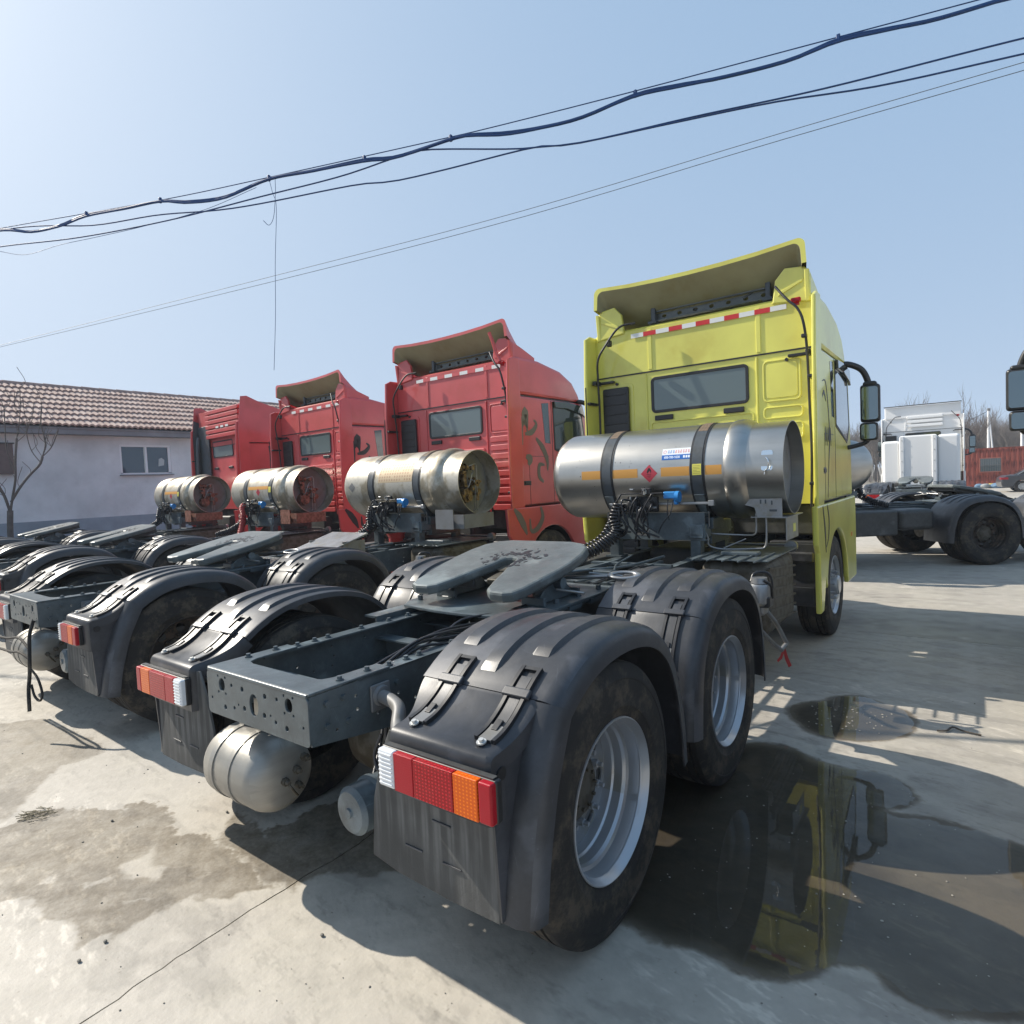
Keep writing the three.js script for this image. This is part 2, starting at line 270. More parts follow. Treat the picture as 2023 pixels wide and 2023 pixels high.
function groundColour(x, z, near) {
  const n1 = ns(noiseA, x / 6.1, z / 6.1), n2 = ns(noiseB, x / 1.7 + 0.3, z / 1.7), n3 = ns(noiseA, x / 0.46, z / 0.46 + 0.2), n4 = ns(noiseH, x / 1.13, z / 1.13), n5 = ns(noiseB, x / 17, z / 17 + 0.5);
  const sc = ns(noiseA, x / 2.4 + 0.1, z / 0.7);     // drag marks and scuffs
  let k = 0.70 + 0.07 * (n1 - 0.5) + 0.085 * (n2 - 0.5) + 0.06 * (n3 - 0.5) + 0.06 * (n4 - 0.5) + 0.07 * (n5 - 0.5);
  k -= 0.07 * sst(0.6, 0.8, n2 * 0.6 + n3 * 0.4) + 0.05 * sst(0.66, 0.8, sc);
  const fl = ns(noiseB, x / 7.3 + z / 9.1, z / 2.7 - x / 8.3), fl2 = ns(noiseH, x / 2.9 + z / 4.3, z / 0.83 - x / 3.1);   // worn streaks
  k += 0.10 * sst(0.50, 0.72, fl) * sst(0.55, 0.80, fl2) - 0.06 * sst(0.55, 0.35, fl) * sst(0.55, 0.8, fl2);
  let c = [k * 1.018, k * 0.979, k * 0.908];
  const dampAndReflectionMix = (s, tint) => { for (let i = 0; i < 3; i++) c[i] = lerp(c[i], c[i] * tint[i], s); };
  // worn, oil-darkened traffic area on the right and under the parked trucks
  const wornA = sst(0.35, 0.62, n1 * 0.5 + n2 * 0.3 + n3 * 0.2 + (x > 0.3 ? 0.10 * sst(0.3, 1.2, x) * sst(-2.2, -3.6, z) : 0));
  dampAndReflectionMix(wornA * 0.45, [0.80, 0.80, 0.82]);
  if (near) {
    let s = 0; const wx = x + 0.10 * (n3 - 0.5) + 0.07 * (n2 - 0.5) + 0.03 * (n4 - 0.5), wz = z + 0.10 * (n2 - 0.5) + 0.06 * (n3 - 0.5) + 0.03 * (n4 - 0.5);
    for (const [p, bb, a, e] of STAINS) { const d = sd(p, bb, wx, wz); s = Math.max(s, a * sst(-0.012, e * 0.45, d + 0.05 * (n4 - 0.5))); }
    for (const [p, bb] of DRY) { const d = sd(p, bb, wx, wz); s *= 1 - 0.85 * sst(-0.012, 0.03, d); }
    const gr = ns(noiseH, x / 0.41 + 0.3, z / 0.41); s *= 0.55 + 0.45 * n3 + 0.5 * (n4 - 0.5) + 0.5 * (gr - 0.5); dampAndReflectionMix(clamp(s), [0.60, 0.565, 0.51]);
    for (const [p, bb] of WET) { const d = sd(p, bb, x, z); dampAndReflectionMix(sst(-0.045, -0.005, d + 0.03 * (n4 - 0.5) + 0.03 * (n3 - 0.5)), [0.60, 0.57, 0.53]); dampAndReflectionMix(sst(-0.01, 0.08, d) * (0.25 + 0.75 * sst(2.10, 1.75, x + 0.3 * (n2 - 0.5))), [0.58, 0.54, 0.48]); }  // wet concrete; second tint also paints in the truck's dark reflection on the left
    const g = ns(noiseH, x / 0.57, z / 0.57 + 0.4); if (g > 0.80) dampAndReflectionMix((g - 0.80) * 4, [0.6, 0.58, 0.55]);
  }
  return c;
}
function worldTex(w, h, x0, x1, z0, z1, near) {
  const t = tex(w, h, (u, v) => groundColour(lerp(x0, x1, u), -lerp(-z1, -z0, v), near), true);
  t.wrapS = t.wrapT = THREE.ClampToEdgeWrapping; t.repeat.set(1 / (x1 - x0), 1 / (z1 - z0)); t.offset.set(-x0 / (x1 - x0), z1 / (z1 - z0)); return t;   // uv = (x, -z)
}
const tGroundBump = tex(512, 512, (u, v) => { const a = ns(noiseA, u * 2, v * 2), b = ns(noiseB, u * 6, v * 6); return 0.5 * a + 0.5 * b; }, false);
const NX0 = -5.6, NX1 = 5.4, NZ0 = -5.3, NZ1 = 3.5;
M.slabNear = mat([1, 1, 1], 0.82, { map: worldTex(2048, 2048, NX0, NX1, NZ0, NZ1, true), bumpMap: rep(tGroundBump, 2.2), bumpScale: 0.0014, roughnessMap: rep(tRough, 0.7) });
M.slabFar = mat([1, 1, 1], 0.88, { map: worldTex(1024, 1024, -34, 34, -62, 16, false), bumpMap: rep(tGroundBump, 1.1), bumpScale: 0.004 });
M.earth = mat([0.30, 0.27, 0.22], 0.95, { map: rep(tPlaster, 0.07) });
M.joint = mat([0.16, 0.145, 0.12], 0.95);
{
  const ground = part(scene, 'ground', G('gplane', () => new THREE.PlaneGeometry(700, 700).rotateX(-Math.PI / 2).translate(0, -0.03, -120)), M.earth); ground.userData.kind = 'structure';
  const yard = grp(scene, 'concrete_yard'); yard.userData.kind = 'structure';
  part(yard, 'joint_dirt', G('jd', () => B(68, 0.006, 78, 0, -0.014, -23)), M.joint);
  const xs = [-34, -28, -22.4, -16.8, -11.2, -5.6, -0.08, 5.4, 11, 16.6, 22.2, 28, 34], zs = [16, 3.5, -5.3, -10.8, -16.4, -22, -27.6, -33.2, -38.8, -44.4, -50, -56, -62];
  const wob = (q, s, big) => (ns(noiseA, q / 2.3 + s, s * 0.37) - 0.5) * (big ? 0.05 : 0.02) + (ns(noiseB, q / 0.55 + s, s * 0.61) - 0.5) * 0.035;
  for (let i = 0; i < xs.length - 1; i++) for (let j = 0; j < zs.length - 1; j++) {
    const x0 = xs[i], x1 = xs[i + 1], z1 = zs[j], z0 = zs[j + 1], near = (x0 === -5.6 || x0 === -0.08) && z1 === 3.5, g = 0.0035, n = near ? 170 : 6, p = [];
    for (let k = 0; k < n; k++) p.push([lerp(x0, x1, k / n) + (k ? 0 : 0), z0 + g + (near ? wob(lerp(x0, x1, k / n), z0, false) * Math.sin(Math.PI * k / n) : 0)]);
    for (let k = 0; k < n; k++) { const z = lerp(z0, z1, k / n); p.push([x1 - g + (x1 === -0.08 || x0 === -0.08 ? wob(z, x1, x1 === -0.08) * (x1 === -0.08 ? 1 : 0) : 0), z]); }
    for (let k = 0; k < n; k++) p.push([lerp(x1, x0, k / n), z1 - g]);
    for (let k = 0; k < n; k++) { const z = lerp(z1, z0, k / n); p.push([x0 + g + (x0 === -0.08 ? wob(z, x0, true) : 0), z]); }
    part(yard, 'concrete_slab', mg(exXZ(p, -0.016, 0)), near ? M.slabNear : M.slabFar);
  }
  M.water = mat([0.93, 0.93, 0.90], 0.015, { transmission: 1, thickness: 0, ior: 1.33, bumpMap: rep(tGroundBump, 0.5), bumpScale: 0.00012 });
  for (const [p, nm] of [[puddleA, 'puddle'], [puddleB, 'puddle']]) {
    const rp = roundPoly(p, 12).map(([x, z]) => [x + 0.05 * (ns(noiseA, x, z) - 0.5) + 0.05 * (ns(noiseH, x, z) - 0.5), z + 0.06 * (ns(noiseB, x, z) - 0.5) + 0.05 * (ns(noiseH, x + 0.5, z) - 0.5)]);
    const s = new THREE.ShapeGeometry(shp(rp)); s.rotateX(Math.PI / 2); const w = part(scene, numbered(nm), mg(s.translate(0, 0.004, 0)), M.water); w.userData.kind = 'structure'; w.castShadow = false;
  }
}
// ------------------------------------------------------------------ tractor unit: wheels
const TR = 0.524, XT = 1.1145, XI = 0.785;      // tyre radius, mid-planes of outer and inner rear tyres
function tyreProf() {
  const h = [[0.292, 0.118], [0.305, 0.134], [0.325, 0.143], [0.345, 0.146], [0.35, 0.1495], [0.365, 0.151], [0.372, 0.149], [0.40, 0.1505], [0.43, 0.150], [0.455, 0.147], [0.458, 0.1495], [0.470, 0.147], [0.474, 0.144], [0.494, 0.139], [0.510, 0.131], [0.519, 0.122], [0.5225, 0.108], [0.5235, 0.096], [0.509, 0.093], [0.509, 0.083], [0.524, 0.080], [0.5245, 0.047], [0.509, 0.044], [0.509, 0.034], [0.5245, 0.031]];
  const l = h.map(([r, x]) => [r, -x]).reverse(); return [...h, ...l].map(([r, x]) => [r, x]);
}
const wheelTyre = () => G('tyre', () => crease(LX(tyreProf().reverse(), 72), 0.5));
const rimBarrel = () => G('rim', () => crease(LX([[0.250, -0.14], [0.252, -0.03], [0.256, -0.012], [0.263, -0.004], [0.264, 0.034], [0.270, 0.048], [0.281, 0.056], [0.2835, 0.104], [0.2815, 0.109], [0.2835, 0.114], [0.290, 0.121], [0.297, 0.133], [0.3035, 0.1425], [0.3085, 0.1405], [0.3095, 0.132], [0.300, 0.122]].reverse(), 72), 0.35));
const rimDisc = () => G('disc', () => {
  const hs = []; for (let i = 0; i < 8; i++) { const a = (i + 0.3) / 8 * Math.PI * 2; hs.push(hole(0.203 * Math.cos(a), 0.203 * Math.sin(a), 0.034, 0.034, 18)); }
  const ring = hole(0, 0, 0.256, 0.256, 48).reverse(), g = ex(shp(ring, [...hs, hole(0, 0, 0.105, 0.105, 32)]), 0.014, 0.003); g.rotateY(Math.PI / 2); g.translate(-0.062, 0, 0);
  return [g, LX([[0.142, -0.036], [0.150, -0.030], [0.156, -0.036]].reverse(), 40)];
});
const hubGeo = () => G('hub', () => {
  const l = [crease(LX([[0.13, -0.06], [0.13, -0.03], [0.12, -0.022], [0.102, -0.018], [0.10, -0.005], [0.092, 0.0], [0.0, 0.002]].reverse(), 32), 0.6)];
  for (let i = 0; i < 10; i++) { const a = i / 10 * Math.PI * 2; l.push(CY(0.008, 0.008, 0.012, 'x', 0.005, 0.076 * Math.cos(a), 0.076 * Math.sin(a), 6)); }
  return l;
});
const nutsGeo = () => G('nuts', () => { const l = []; for (let i = 0; i < 10; i++) { const a = (i + 0.5) / 10 * Math.PI * 2; l.push(CY(0.017, 0.016, 0.03, 'x', -0.025, 0.143 * Math.cos(a), 0.143 * Math.sin(a), 6), CY(0.01, 0.009, 0.022, 'x', 0.0, 0.143 * Math.cos(a), 0.143 * Math.sin(a), 8)); } return l; });
const drumGeo = () => G('drum', () => crease(LX([[0.0, -0.05], [0.205, -0.05], [0.21, -0.07], [0.21, -0.27], [0.0, -0.28]].reverse(), 32), 0.6));
const frontDisc = () => G('fdisc', () => {
  const hs = []; for (let i = 0; i < 10; i++) { const a = i / 10 * Math.PI * 2; hs.push(hole(0.207 * Math.cos(a), 0.207 * Math.sin(a), 0.026, 0.026, 14)); }
  const g = ex(shp(hole(0, 0, 0.262, 0.262, 48).reverse(), hs), 0.014, 0.003); g.rotateY(Math.PI / 2); g.translate(0.085, 0, 0);
  const l = [g, crease(LX([[0.12, 0.10], [0.105, 0.11], [0.10, 0.17], [0.085, 0.185], [0, 0.187]].reverse(), 28), 0.6)];
  for (let i = 0; i < 10; i++) { const a = (i + 0.5) / 10 * Math.PI * 2; l.push(CY(0.018, 0.016, 0.035, 'x', 0.115, 0.143 * Math.cos(a), 0.143 * Math.sin(a), 6), CY(0.011, 0.010, 0.03, 'x', 0.145, 0.143 * Math.cos(a), 0.143 * Math.sin(a), 8)); }
  return l;
});
function side(geo, s) { if (s > 0) return geo; const k = 'L' + geo.uuid; if (!cache.has(k)) cache.set(k, flipX(geo)); return cache.get(k); }
function rearWheel(t, s, z, rimM, ang) {
  const w = grp(t, 'wheel', s * XT, TR, z); w.rotation.x = ang;
  part(w, 'tyre', side(wheelTyre(), s), M.rubber); part(w, 'rim', side(rimBarrel(), s), rimM); part(w, 'wheel_disc', side(rimDisc(), s), rimM === M.rim ? M.rimDisc : rimM);
  part(w, 'hub', side(hubGeo(), s), M.dirtyMetal); part(w, 'wheel_nuts', side(nutsGeo(), s), rimM, 'stuff'); part(w, 'brake_drum', side(drumGeo(), s), M.chassisDark);
  const i = part(w, 'inner_tyre', side(wheelTyre(), s), M.rubber); i.position.x = -s * (XT - XI);
}
function frontWheel(t, s, z, rimM) {
  const w = grp(t, 'wheel', s * 1.06, TR, z); w.rotation.x = 0.4;
  part(w, 'tyre', side(wheelTyre(), s), M.rubber); part(w, 'rim', side(rimBarrel(), s), rimM); part(w, 'wheel_disc', side(frontDisc(), s), rimM); part(w, 'brake_drum', side(drumGeo(), s), M.chassisDark);
}
// ------------------------------------------------------------------ fenders
const coverPath = spl([[-0.74, 0.40], [-0.722, 0.60], [-0.67, 0.80], [-0.575, 0.98], [-0.43, 1.098], [-0.24, 1.16], [0.0, 1.172], [0.19, 1.138], [0.31, 1.085], [0.40, 1.028]], 44);
const edge = (x0, x1) => [[x0, -0.032], [x0 + 0.004, -0.004], [x0 + 0.012, 0], [x1 - 0.075, 0], [x1 - 0.045, -0.006], [x1 - 0.02, -0.022], [x1 - 0.006, -0.046], [x1, -0.095], [x1 - 0.008, -0.095], [x1 - 0.014, -0.05], [x1 - 0.028, -0.03], [x1 - 0.048, -0.015], [x1 - 0.075, -0.009], [x0 + 0.014, -0.009], [x0 + 0.01, -0.012], [x0 + 0.008, -0.032]];
function along(path, z) { let b = 0, d = 9; path.forEach((p, i) => { const e = Math.abs(p[0] - z) + (p[1] < 0.9 ? 1 : 0); if (e < d) { d = e; b = i; } }); return b; }
const coverGeo = () => G('cover', () => sweep(coverPath, () => edge(0.64, 1.277), 0.7));
const ribGeo = (i) => G('rib' + i, () => {
  const x = [0.755, 0.925, 1.095][i], zr = [0.24, 0.32, 0.25][i], zf = [-0.50, -0.52, -0.50][i];
  const p = coverPath.slice(along(coverPath, zf), along(coverPath, zr) + 1);
  return sweep(p, (t) => { const e = 0.016 * Math.min(1, t * 12, (1 - t) * 16 + 0.05), b = 0.046, c = 0.032; return [[x - b, -0.004], [x - c, e], [x + c, e], [x + b, -0.004]]; }, 0.35);
});
const tailPath = spl([[0.403, 1.026], [0.46, 0.982], [0.53, 0.946], [0.59, 0.932], [0.630, 0.927], [0.645, 0.919], [0.653, 0.905], [0.655, 0.88], [0.655, 0.82], [0.652, 0.70]], 40);
const tailGeo = () => G('tail', () => [
  sweep(tailPath, (t) => { const k = sst(0, 0.45, t); const l = lerp(0.645, 0.715, k), r = lerp(1.20, 1.178, k); return [[l, -0.07], [l + 0.002, -0.018], [l + 0.016, 0], [r - 0.022, 0], [r - 0.004, -0.012], [r, -0.07], [r - 0.008, -0.07], [r - 0.012, -0.016], [r - 0.024, -0.008], [l + 0.018, -0.008], [l + 0.01, -0.018], [l + 0.008, -0.07]]; }, 0.7),
  exZY([[0.41, 1.015], [0.47, 0.965], [0.54, 0.93], [0.60, 0.916], [0.635, 0.89], [0.645, 0.84], [0.622, 0.38], [0.592, 0.38], [0.568, 0.56], [0.53, 0.74], [0.45, 0.89]], 1.165, 1.174, 0),
]);
const flareGeo = () => G('flare', () => sweep(spl([[0.405, 1.024], [0.455, 0.925], [0.512, 0.80], [0.555, 0.66], [0.585, 0.54], [0.612, 0.372]], 20), (t) => { const x0 = lerp(1.165, 1.150, t), x1 = 1.277; return [[x0, 0.0], [x1 - 0.06, 0.0], [x1 - 0.02, -0.02], [x1 - 0.003, -0.048], [x1, -0.095], [x1 - 0.008, -0.095], [x1 - 0.012, -0.05], [x1 - 0.028, -0.03], [x1 - 0.062, -0.009], [x0, -0.009]]; }, 0.7));
const tailGeo2 = () => G('tail2', () => sweep(spl([[0.403, 1.024], [0.475, 0.935], [0.535, 0.82], [0.575, 0.68], [0.592, 0.54], [0.60, 0.44]], 20), () => edge(0.64, 1.277), 0.7));
const latchPath = spl([[0.298, 1.094], [0.34, 1.071], [0.40, 1.030], [0.46, 0.985], [0.53, 0.949], [0.585, 0.936]], 22);
const latchPath2 = spl([[0.298, 1.094], [0.34, 1.071], [0.40, 1.028], [0.46, 0.956], [0.51, 0.874], [0.545, 0.79]], 22);
function addLatches(f, s, low) {
  const path = low ? latchPath2 : latchPath, kk = low ? 'b' : 'a', end = path[path.length - 1], pe = path[path.length - 3];
  [0.80, 1.105].forEach((x, i) => {
    part(f, 'latch_rail', GS('lrail' + kk + i, s, () => [-1, 1].map((q) => sweep(path, () => [[x + q * 0.036 - 0.007, -0.004], [x + q * 0.036 - 0.007, 0.013], [x + q * 0.036 + 0.007, 0.013], [x + q * 0.036 + 0.007, -0.004]], 0.4)).concat([sweep(path.slice(0, 2), () => [[x - 0.03, -0.004], [x - 0.03, 0.011], [x + 0.03, 0.011], [x + 0.03, -0.004]])])), M.black);
    part(f, 'latch_strap', GS('lstrap' + kk + i, s, () => sweep(path.slice(3), () => [[x - 0.024, -0.002], [x - 0.022, 0.007], [x + 0.022, 0.007], [x + 0.024, -0.002]], 0.4)), M.plastic);
    part(f, 'latch_buckle', GS('lbuck' + kk + i, s, () => B(0.112, 0.018, 0.036, x, 1.040, 0.405, 0.006, [0.62, 0, 0])), M.plastic);
    part(f, 'latch_hook', GS('lhook' + kk + i, s, () => { const m = path[Math.round(path.length * 0.72)]; return B(0.026, 0.012, 0.045, x, m[1] + 0.008, m[0] + 0.004, 0.003, [low ? 1.05 : 0.48, 0, 0]); }), M.black);
    part(f, 'latch_plate', GS('lplate' + kk + i, s, () => sweep(path.slice(-6), () => [[x - 0.025, 0], [x - 0.025, 0.0095], [x + 0.025, 0.0095], [x + 0.025, 0]], 0.4)), M.greyPaint);
    part(f, 'bolt', GS('lbolt' + kk + i, s, () => { const a = Math.atan2(-(end[1] - pe[1]), end[0] - pe[0]); const c = [CY(0.017, 0.017, 0.005, 'y', 0, 0.003, 0, 14), CY(0.010, 0.009, 0.010, 'y', 0, 0.009, 0, 10)]; return c.map((g) => { g.rotateX(a); g.translate(x, end[1] + 0.002, end[0] + 0.016); return g; }); }), M.bolt);
  });
}
function lampParts(t, s, len) {
  const L = grp(t, 'tail_light', 0, 0, 0), x0 = 0.717, x1 = x0 + len, y0 = 0.742, y1 = 0.872, z0 = 0.655, k = 'lamp' + len;
  part(L, 'lamp_housing', GS(k + 'h', s, () => [B(len + 0.004, y1 - y0 + 0.006, 0.03, (x0 + x1) / 2, (y0 + y1) / 2, z0 + 0.012, 0.008)]), M.black);
  const cuts = len > 0.4 ? [[0, 0.155, 'clear'], [0.155, 0.34, 'red'], [0.34, 0.69, 'led'], [0.69, 0.89, 'amber'], [0.89, 1, 'red']] : [[0, 0.14, 'clear'], [0.14, 0.55, 'led'], [0.55, 0.8, 'amber'], [0.8, 1, 'red']];
  for (const [a, b, m] of cuts) {
    const xa = x0 + len * a + 0.0012, xb = x0 + len * b - 0.0012;
    part(L, 'lens_' + (m === 'led' ? 'red' : m), GS(k + 'l' + a, s, () => {
      const l = [B(xb - xa, y1 - y0, 0.03, (xa + xb) / 2, (y0 + y1) / 2, z0 + 0.034, a === 0 || b === 1 ? 0.008 : 0.003)];
      if (m === 'clear') for (let i = 0; i < 8; i++) l.push(B(xb - xa - 0.012, 0.006, 0.006, (xa + xb) / 2, y0 + 0.014 + i * 0.0146, z0 + 0.050, 0.002));
      return l;
    }), { clear: M.lensClear, red: M.lensRed, led: M.lensRedLed, amber: M.lensAmber }[m]);
  }
  part(L, 'lamp_bracket', GS(k + 'b', s, () => [B(len * 0.95, 0.004, 0.022, (x0 + x1) / 2, y1 + 0.006, z0 + 0.012)]), M.chassisDark);
}
function fender(t, s, z, rear, lampLen) {
  const f = grp(t, 'fender', 0, 0, z);
  part(f, 'fender_cover', GS('coverS', s, () => coverGeo().clone()), M.plastic);
  for (let i = 0; i < 3; i++) part(f, 'rib', GS('ribS' + i, s, () => ribGeo(i).clone()), M.plastic);
  if (rear) {
    part(f, 'fender_tail', GS('tailS', s, () => tailGeo().clone()), M.plastic);
    part(f, 'dark_hole_disc', GS('holeDisc', s, () => CY(0.022, 0.022, 0.01, 'x', 1.177, 0.855, 0.60, 18)), M.black);  // black disc painted in for the shade of an open hole
    part(f, 'fender_flare', GS('flareS', s, () => flareGeo().clone()), M.plastic);
    part(f, 'mudflap', GS('flap', s, () => [
      exXY([[0.69, 0.90], [1.165, 0.90], [1.165, 0.372], [0.95, 0.368], [0.70, 0.378], [0.565, 0.40], [0.585, 0.62], [0.64, 0.80]], 0.612, 0.624, 0.003)]), M.flap);
    part(f, 'mudflap_slot', GS('slots', s, () => [[0.79, 0.50], [0.97, 0.495], [0.93, 0.63]].map(([x, y]) => B(0.085, 0.007, 0.006, x, y, 0.626, 0.002))), M.plastic);
  } else part(f, 'fender_tail', GS('tail2S', s, () => tailGeo2().clone()), M.plastic);
  addLatches(f, s, !rear);
}
// ------------------------------------------------------------------ chassis frame, axles, fifth wheel
const FW = 0.377, FT = 0.995;
function chassis(t, o) {
  const c = grp(t, 'chassis_frame');
  for (const s of [1, -1]) part(c, 'frame_rail', GS('rail', s, () => {
    const hs = []; const r0 = rng(77); for (let z = 0.62; z > -5.6; z -= 0.11) for (const y of [0.83, 0.88, 0.935]) if (r0() < 0.42 && y > 0.775 + 0.03) hs.push(hole(z + (r0() - 0.5) * 0.03, y, 0.0075, 0.0075, 8));
    return [exZY([[0.728, 0.802], [0.728, FT - 0.002], [-6.1, FT - 0.002], [-6.1, 0.735], [0.25, 0.735]], FW - 0.009, FW, 0, hs), B(0.078, 0.009, 6.6, FW - 0.039, FT - 0.0045, -2.8), B(0.074, 0.009, 6.35, FW - 0.039, 0.7395, -2.925)];
  }), M.chassis);
  part(c, 'rear_crossmember', G('rearx', () => {
    const cy = 0.897, H = [hole(0, cy, 0.032, 0.046, 24)];
    for (const s of [-1, 1]) {
      H.push(hole(s * 0.25, cy + 0.045, 0.024, 0.028, 18));
      for (const [dx, dy] of [[0.03, 0.035], [-0.03, 0.035], [0.03, -0.035], [-0.03, -0.035]]) H.push(hole(s * 0.25 + dx, cy + 0.045 + dy, 0.0055, 0.0055, 8));
      for (const [dx, dy, r] of [[0.17, 0.055, 0.008], [0.085, 0.052, 0.011], [0.075, -0.028, 0.011], [0.155, -0.04, 0.008], [0.23, -0.05, 0.011], [0.34, -0.025, 0.006], [0.12, -0.02, 0.005]]) H.push(hole(s * dx, cy + dy, r, r, 10));
    }
    const plate = exXY(shp(rrect(-FW, FW, 0.80, 0.992, 0.022), H), 0.727, 0.737, 0.002);
    const r = 0.045, inner = []; // opening of the U-shaped top plate
    const topU = shp([[-FW, 0.732], [FW, 0.732], [FW, 0.33], [FW - 0.085, 0.33], [FW - 0.095, 0.55], [FW - 0.115, 0.59], [FW - 0.16, 0.605], [-FW + 0.16, 0.605], [-FW + 0.115, 0.59], [-FW + 0.095, 0.55], [-FW + 0.085, 0.33], [-FW, 0.33]]);
    return [plate, exXZ(topU, 0.996, 1.006, 0.003), CY(0.009, 0.009, 2 * FW - 0.02, 'x', 0, 0.996, 0.730, 10)];
  }), M.chassis);
  part(c, 'frame_bolts', G('fbolts', () => {
    const l = []; for (const s of [-1, 1]) {
      for (const z of [0.56, 0.42, 0.30, 0.20, 0.12, -0.1, -0.3, -0.45]) l.push(CY(0.017, 0.017, 0.006, 'y', s * (FW - 0.04), z > 0.32 ? 1.008 : 0.998, z, 10), CY(0.012, 0.011, 0.014, 'y', s * (FW - 0.04), z > 0.32 ? 1.016 : 1.006, z, 6));
      for (const [z, y] of [[0.66, 0.95], [0.66, 0.86], [0.58, 0.95], [0.56, 0.85], [0.30, 0.93], [0.1, 0.84], [-0.4, 0.9], [-0.4, 0.8], [-0.9, 0.9], [-0.9, 0.8]]) l.push(CY(0.012, 0.011, 0.016, 'x', s * (FW + 0.006), y, z, 6));
    } return l;
  }), M.chassis, 'stuff');
  for (const z of [-0.30, -0.70, -1.42, -2.45, -3.3]) part(c, 'crossmember', G('xm', () => [B(2 * FW - 0.02, 0.12, 0.01, 0, 0.85, 0), B(2 * FW - 0.02, 0.01, 0.09, 0, 0.91, 0.04), B(2 * FW - 0.02, 0.01, 0.09, 0, 0.79, 0.04)]), M.chassis).position.z = z;
  part(c, 'added_backing_plate', G('addedBack', () => [B(2 * FW - 0.03, 0.13, 0.01, 0, 0.845, 0.42)]), M.chassis);  // added plate that keeps the view through the rear holes dark
  part(c, 'air_line', G('lines', () => { const l = [], r0 = rng(5); for (let i = 0; i < 6; i++) { const x = 0.31 - i * 0.02, h = 0.985 + (i % 3) * 0.016, a = []; for (let z = 0.30; z > -2.6; z -= 0.22) a.push([x + (r0() - 0.5) * 0.06, h + (r0() - 0.3) * 0.05 + (z > 0.25 ? -0.06 : 0), z]); l.push(TB(a, 0.007, 48, 6)); } return l; }), M.hose);
  for (const z of [0, -1.4]) {
    const a = grp(t, 'axle', 0, 0, z);
    part(a, 'axle_housing', G('axle', () => [crease(LX([[0.075, -0.66], [0.08, -0.4], [0.10, -0.26], [0.19, -0.12], [0.205, 0], [0.19, 0.12], [0.10, 0.26], [0.08, 0.4], [0.075, 0.66]].reverse(), 28).translate(0, TR, 0), 0.7), CY(0.15, 0.09, 0.26, 'z', 0.02, TR, -0.24, 20)]), M.dirtyMetal);
    for (const s of [1, -1]) part(a, 'brake_chamber', GS('bch', s, () => { const g = crease(LX([[0, -0.10], [0.075, -0.10], [0.085, -0.085], [0.085, -0.01], [0.094, 0.0], [0.094, 0.016], [0.085, 0.024], [0.085, 0.09], [0.07, 0.105], [0.018, 0.108], [0.016, 0.115], [0, 0.115]].reverse(), 28), 0.6); g.rotateY(-1.62); g.scale(1.12, 1.12, 1.12); g.translate(0.435, 0.515, 0.50); return [g, rod([0.53, 0.51, 0.40], [0.60, 0.52, 0.12], 0.02)]; }), M.chassis);
    for (const s of [1, -1]) part(a, 'torque_rod', GS('trod', s, () => [rod([0.30, 0.66, 0.05], [0.28, 0.78, z ? -0.5 : -0.55], 0.026), CY(0.05, 0.05, 0.07, 'x', 0.30, 0.66, 0.05, 14)]), M.chassisDark);
  }
  for (const s of [1, -1]) part(t, 'leaf_spring', GS('leaf', s, () => { const l = []; for (let i = 0; i < 7; i++) { const hl = 0.78 - i * 0.085, y = 0.665 - i * 0.024 + 0.15; l.push(sweep(spl([[-0.7 - hl, y - 0.13 * (hl / 0.78) ** 2], [-0.7 - hl / 2, y - 0.03], [-0.7, y], [-0.7 + hl / 2, y - 0.03], [-0.7 + hl, y - 0.13 * (hl / 0.78) ** 2]], 14), () => [[0.45, -0.011], [0.45, 0.011], [0.54, 0.011], [0.54, -0.011]], 0.4)); } l.push(B(0.13, 0.28, 0.2, 0.495, 0.74, -0.7, 0.02)); return l; }), M.chassisDark);
  part(t, 'drive_shaft', G('dshaft', () => [rod([0.02, TR + 0.02, -0.30], [0.02, TR + 0.06, -1.1], 0.055, 14), rod([0.02, TR + 0.06, -1.6], [0, 0.78, -3.6], 0.06, 14)]), M.chassisDark);
  // transverse air tank under the rear crossmember
  const at = grp(t, 'air_tank', 0.0, 0.51, 0.575), am = M.steelOld;
  part(at, 'tank_shell', G('atank', () => crease(LX([[0, -0.535], [0.10, -0.527], [0.145, -0.505], [0.165, -0.465], [0.165, -0.14], [0.154, -0.10], [0.11, -0.065], [0, -0.052]].reverse(), 44), 0.7)), o.airTank || M.steelAir);
  for (const x of [-0.40, -0.26]) part(at, 'tank_strap', G('atstrap' + x, () => [crease(LX([[0.165, x - 0.016], [0.170, x - 0.016], [0.170, x + 0.016], [0.165, x + 0.016]].reverse(), 40), 0.4), B(0.04, 0.16, 0.01, x, 0.24, 0)]), M.steelAir);
  [[-0.01, 0.015, 0.018], [0.02, -0.045, 0.018], [-0.05, -0.05, 0.016], [0.06, -0.09, 0.018]].forEach(([y, z, r], i) => part(at, 'tank_port', G('atport' + i, () => [CY(r, r, 0.03, 'x', -0.05, y, z, 6), CY(r * 0.6, r * 0.5, 0.03, 'x', -0.03, y, z, 10)]), M.dirtyMetal));
  part(at, 'drain_pipe', G('atdrain', () => TB([[-0.035, -0.01, 0.015], [-0.01, -0.03, 0.01], [-0.02, -0.06, -0.01], [-0.03, -0.085, -0.03]], 0.006, 14)), M.dirtyMetal);
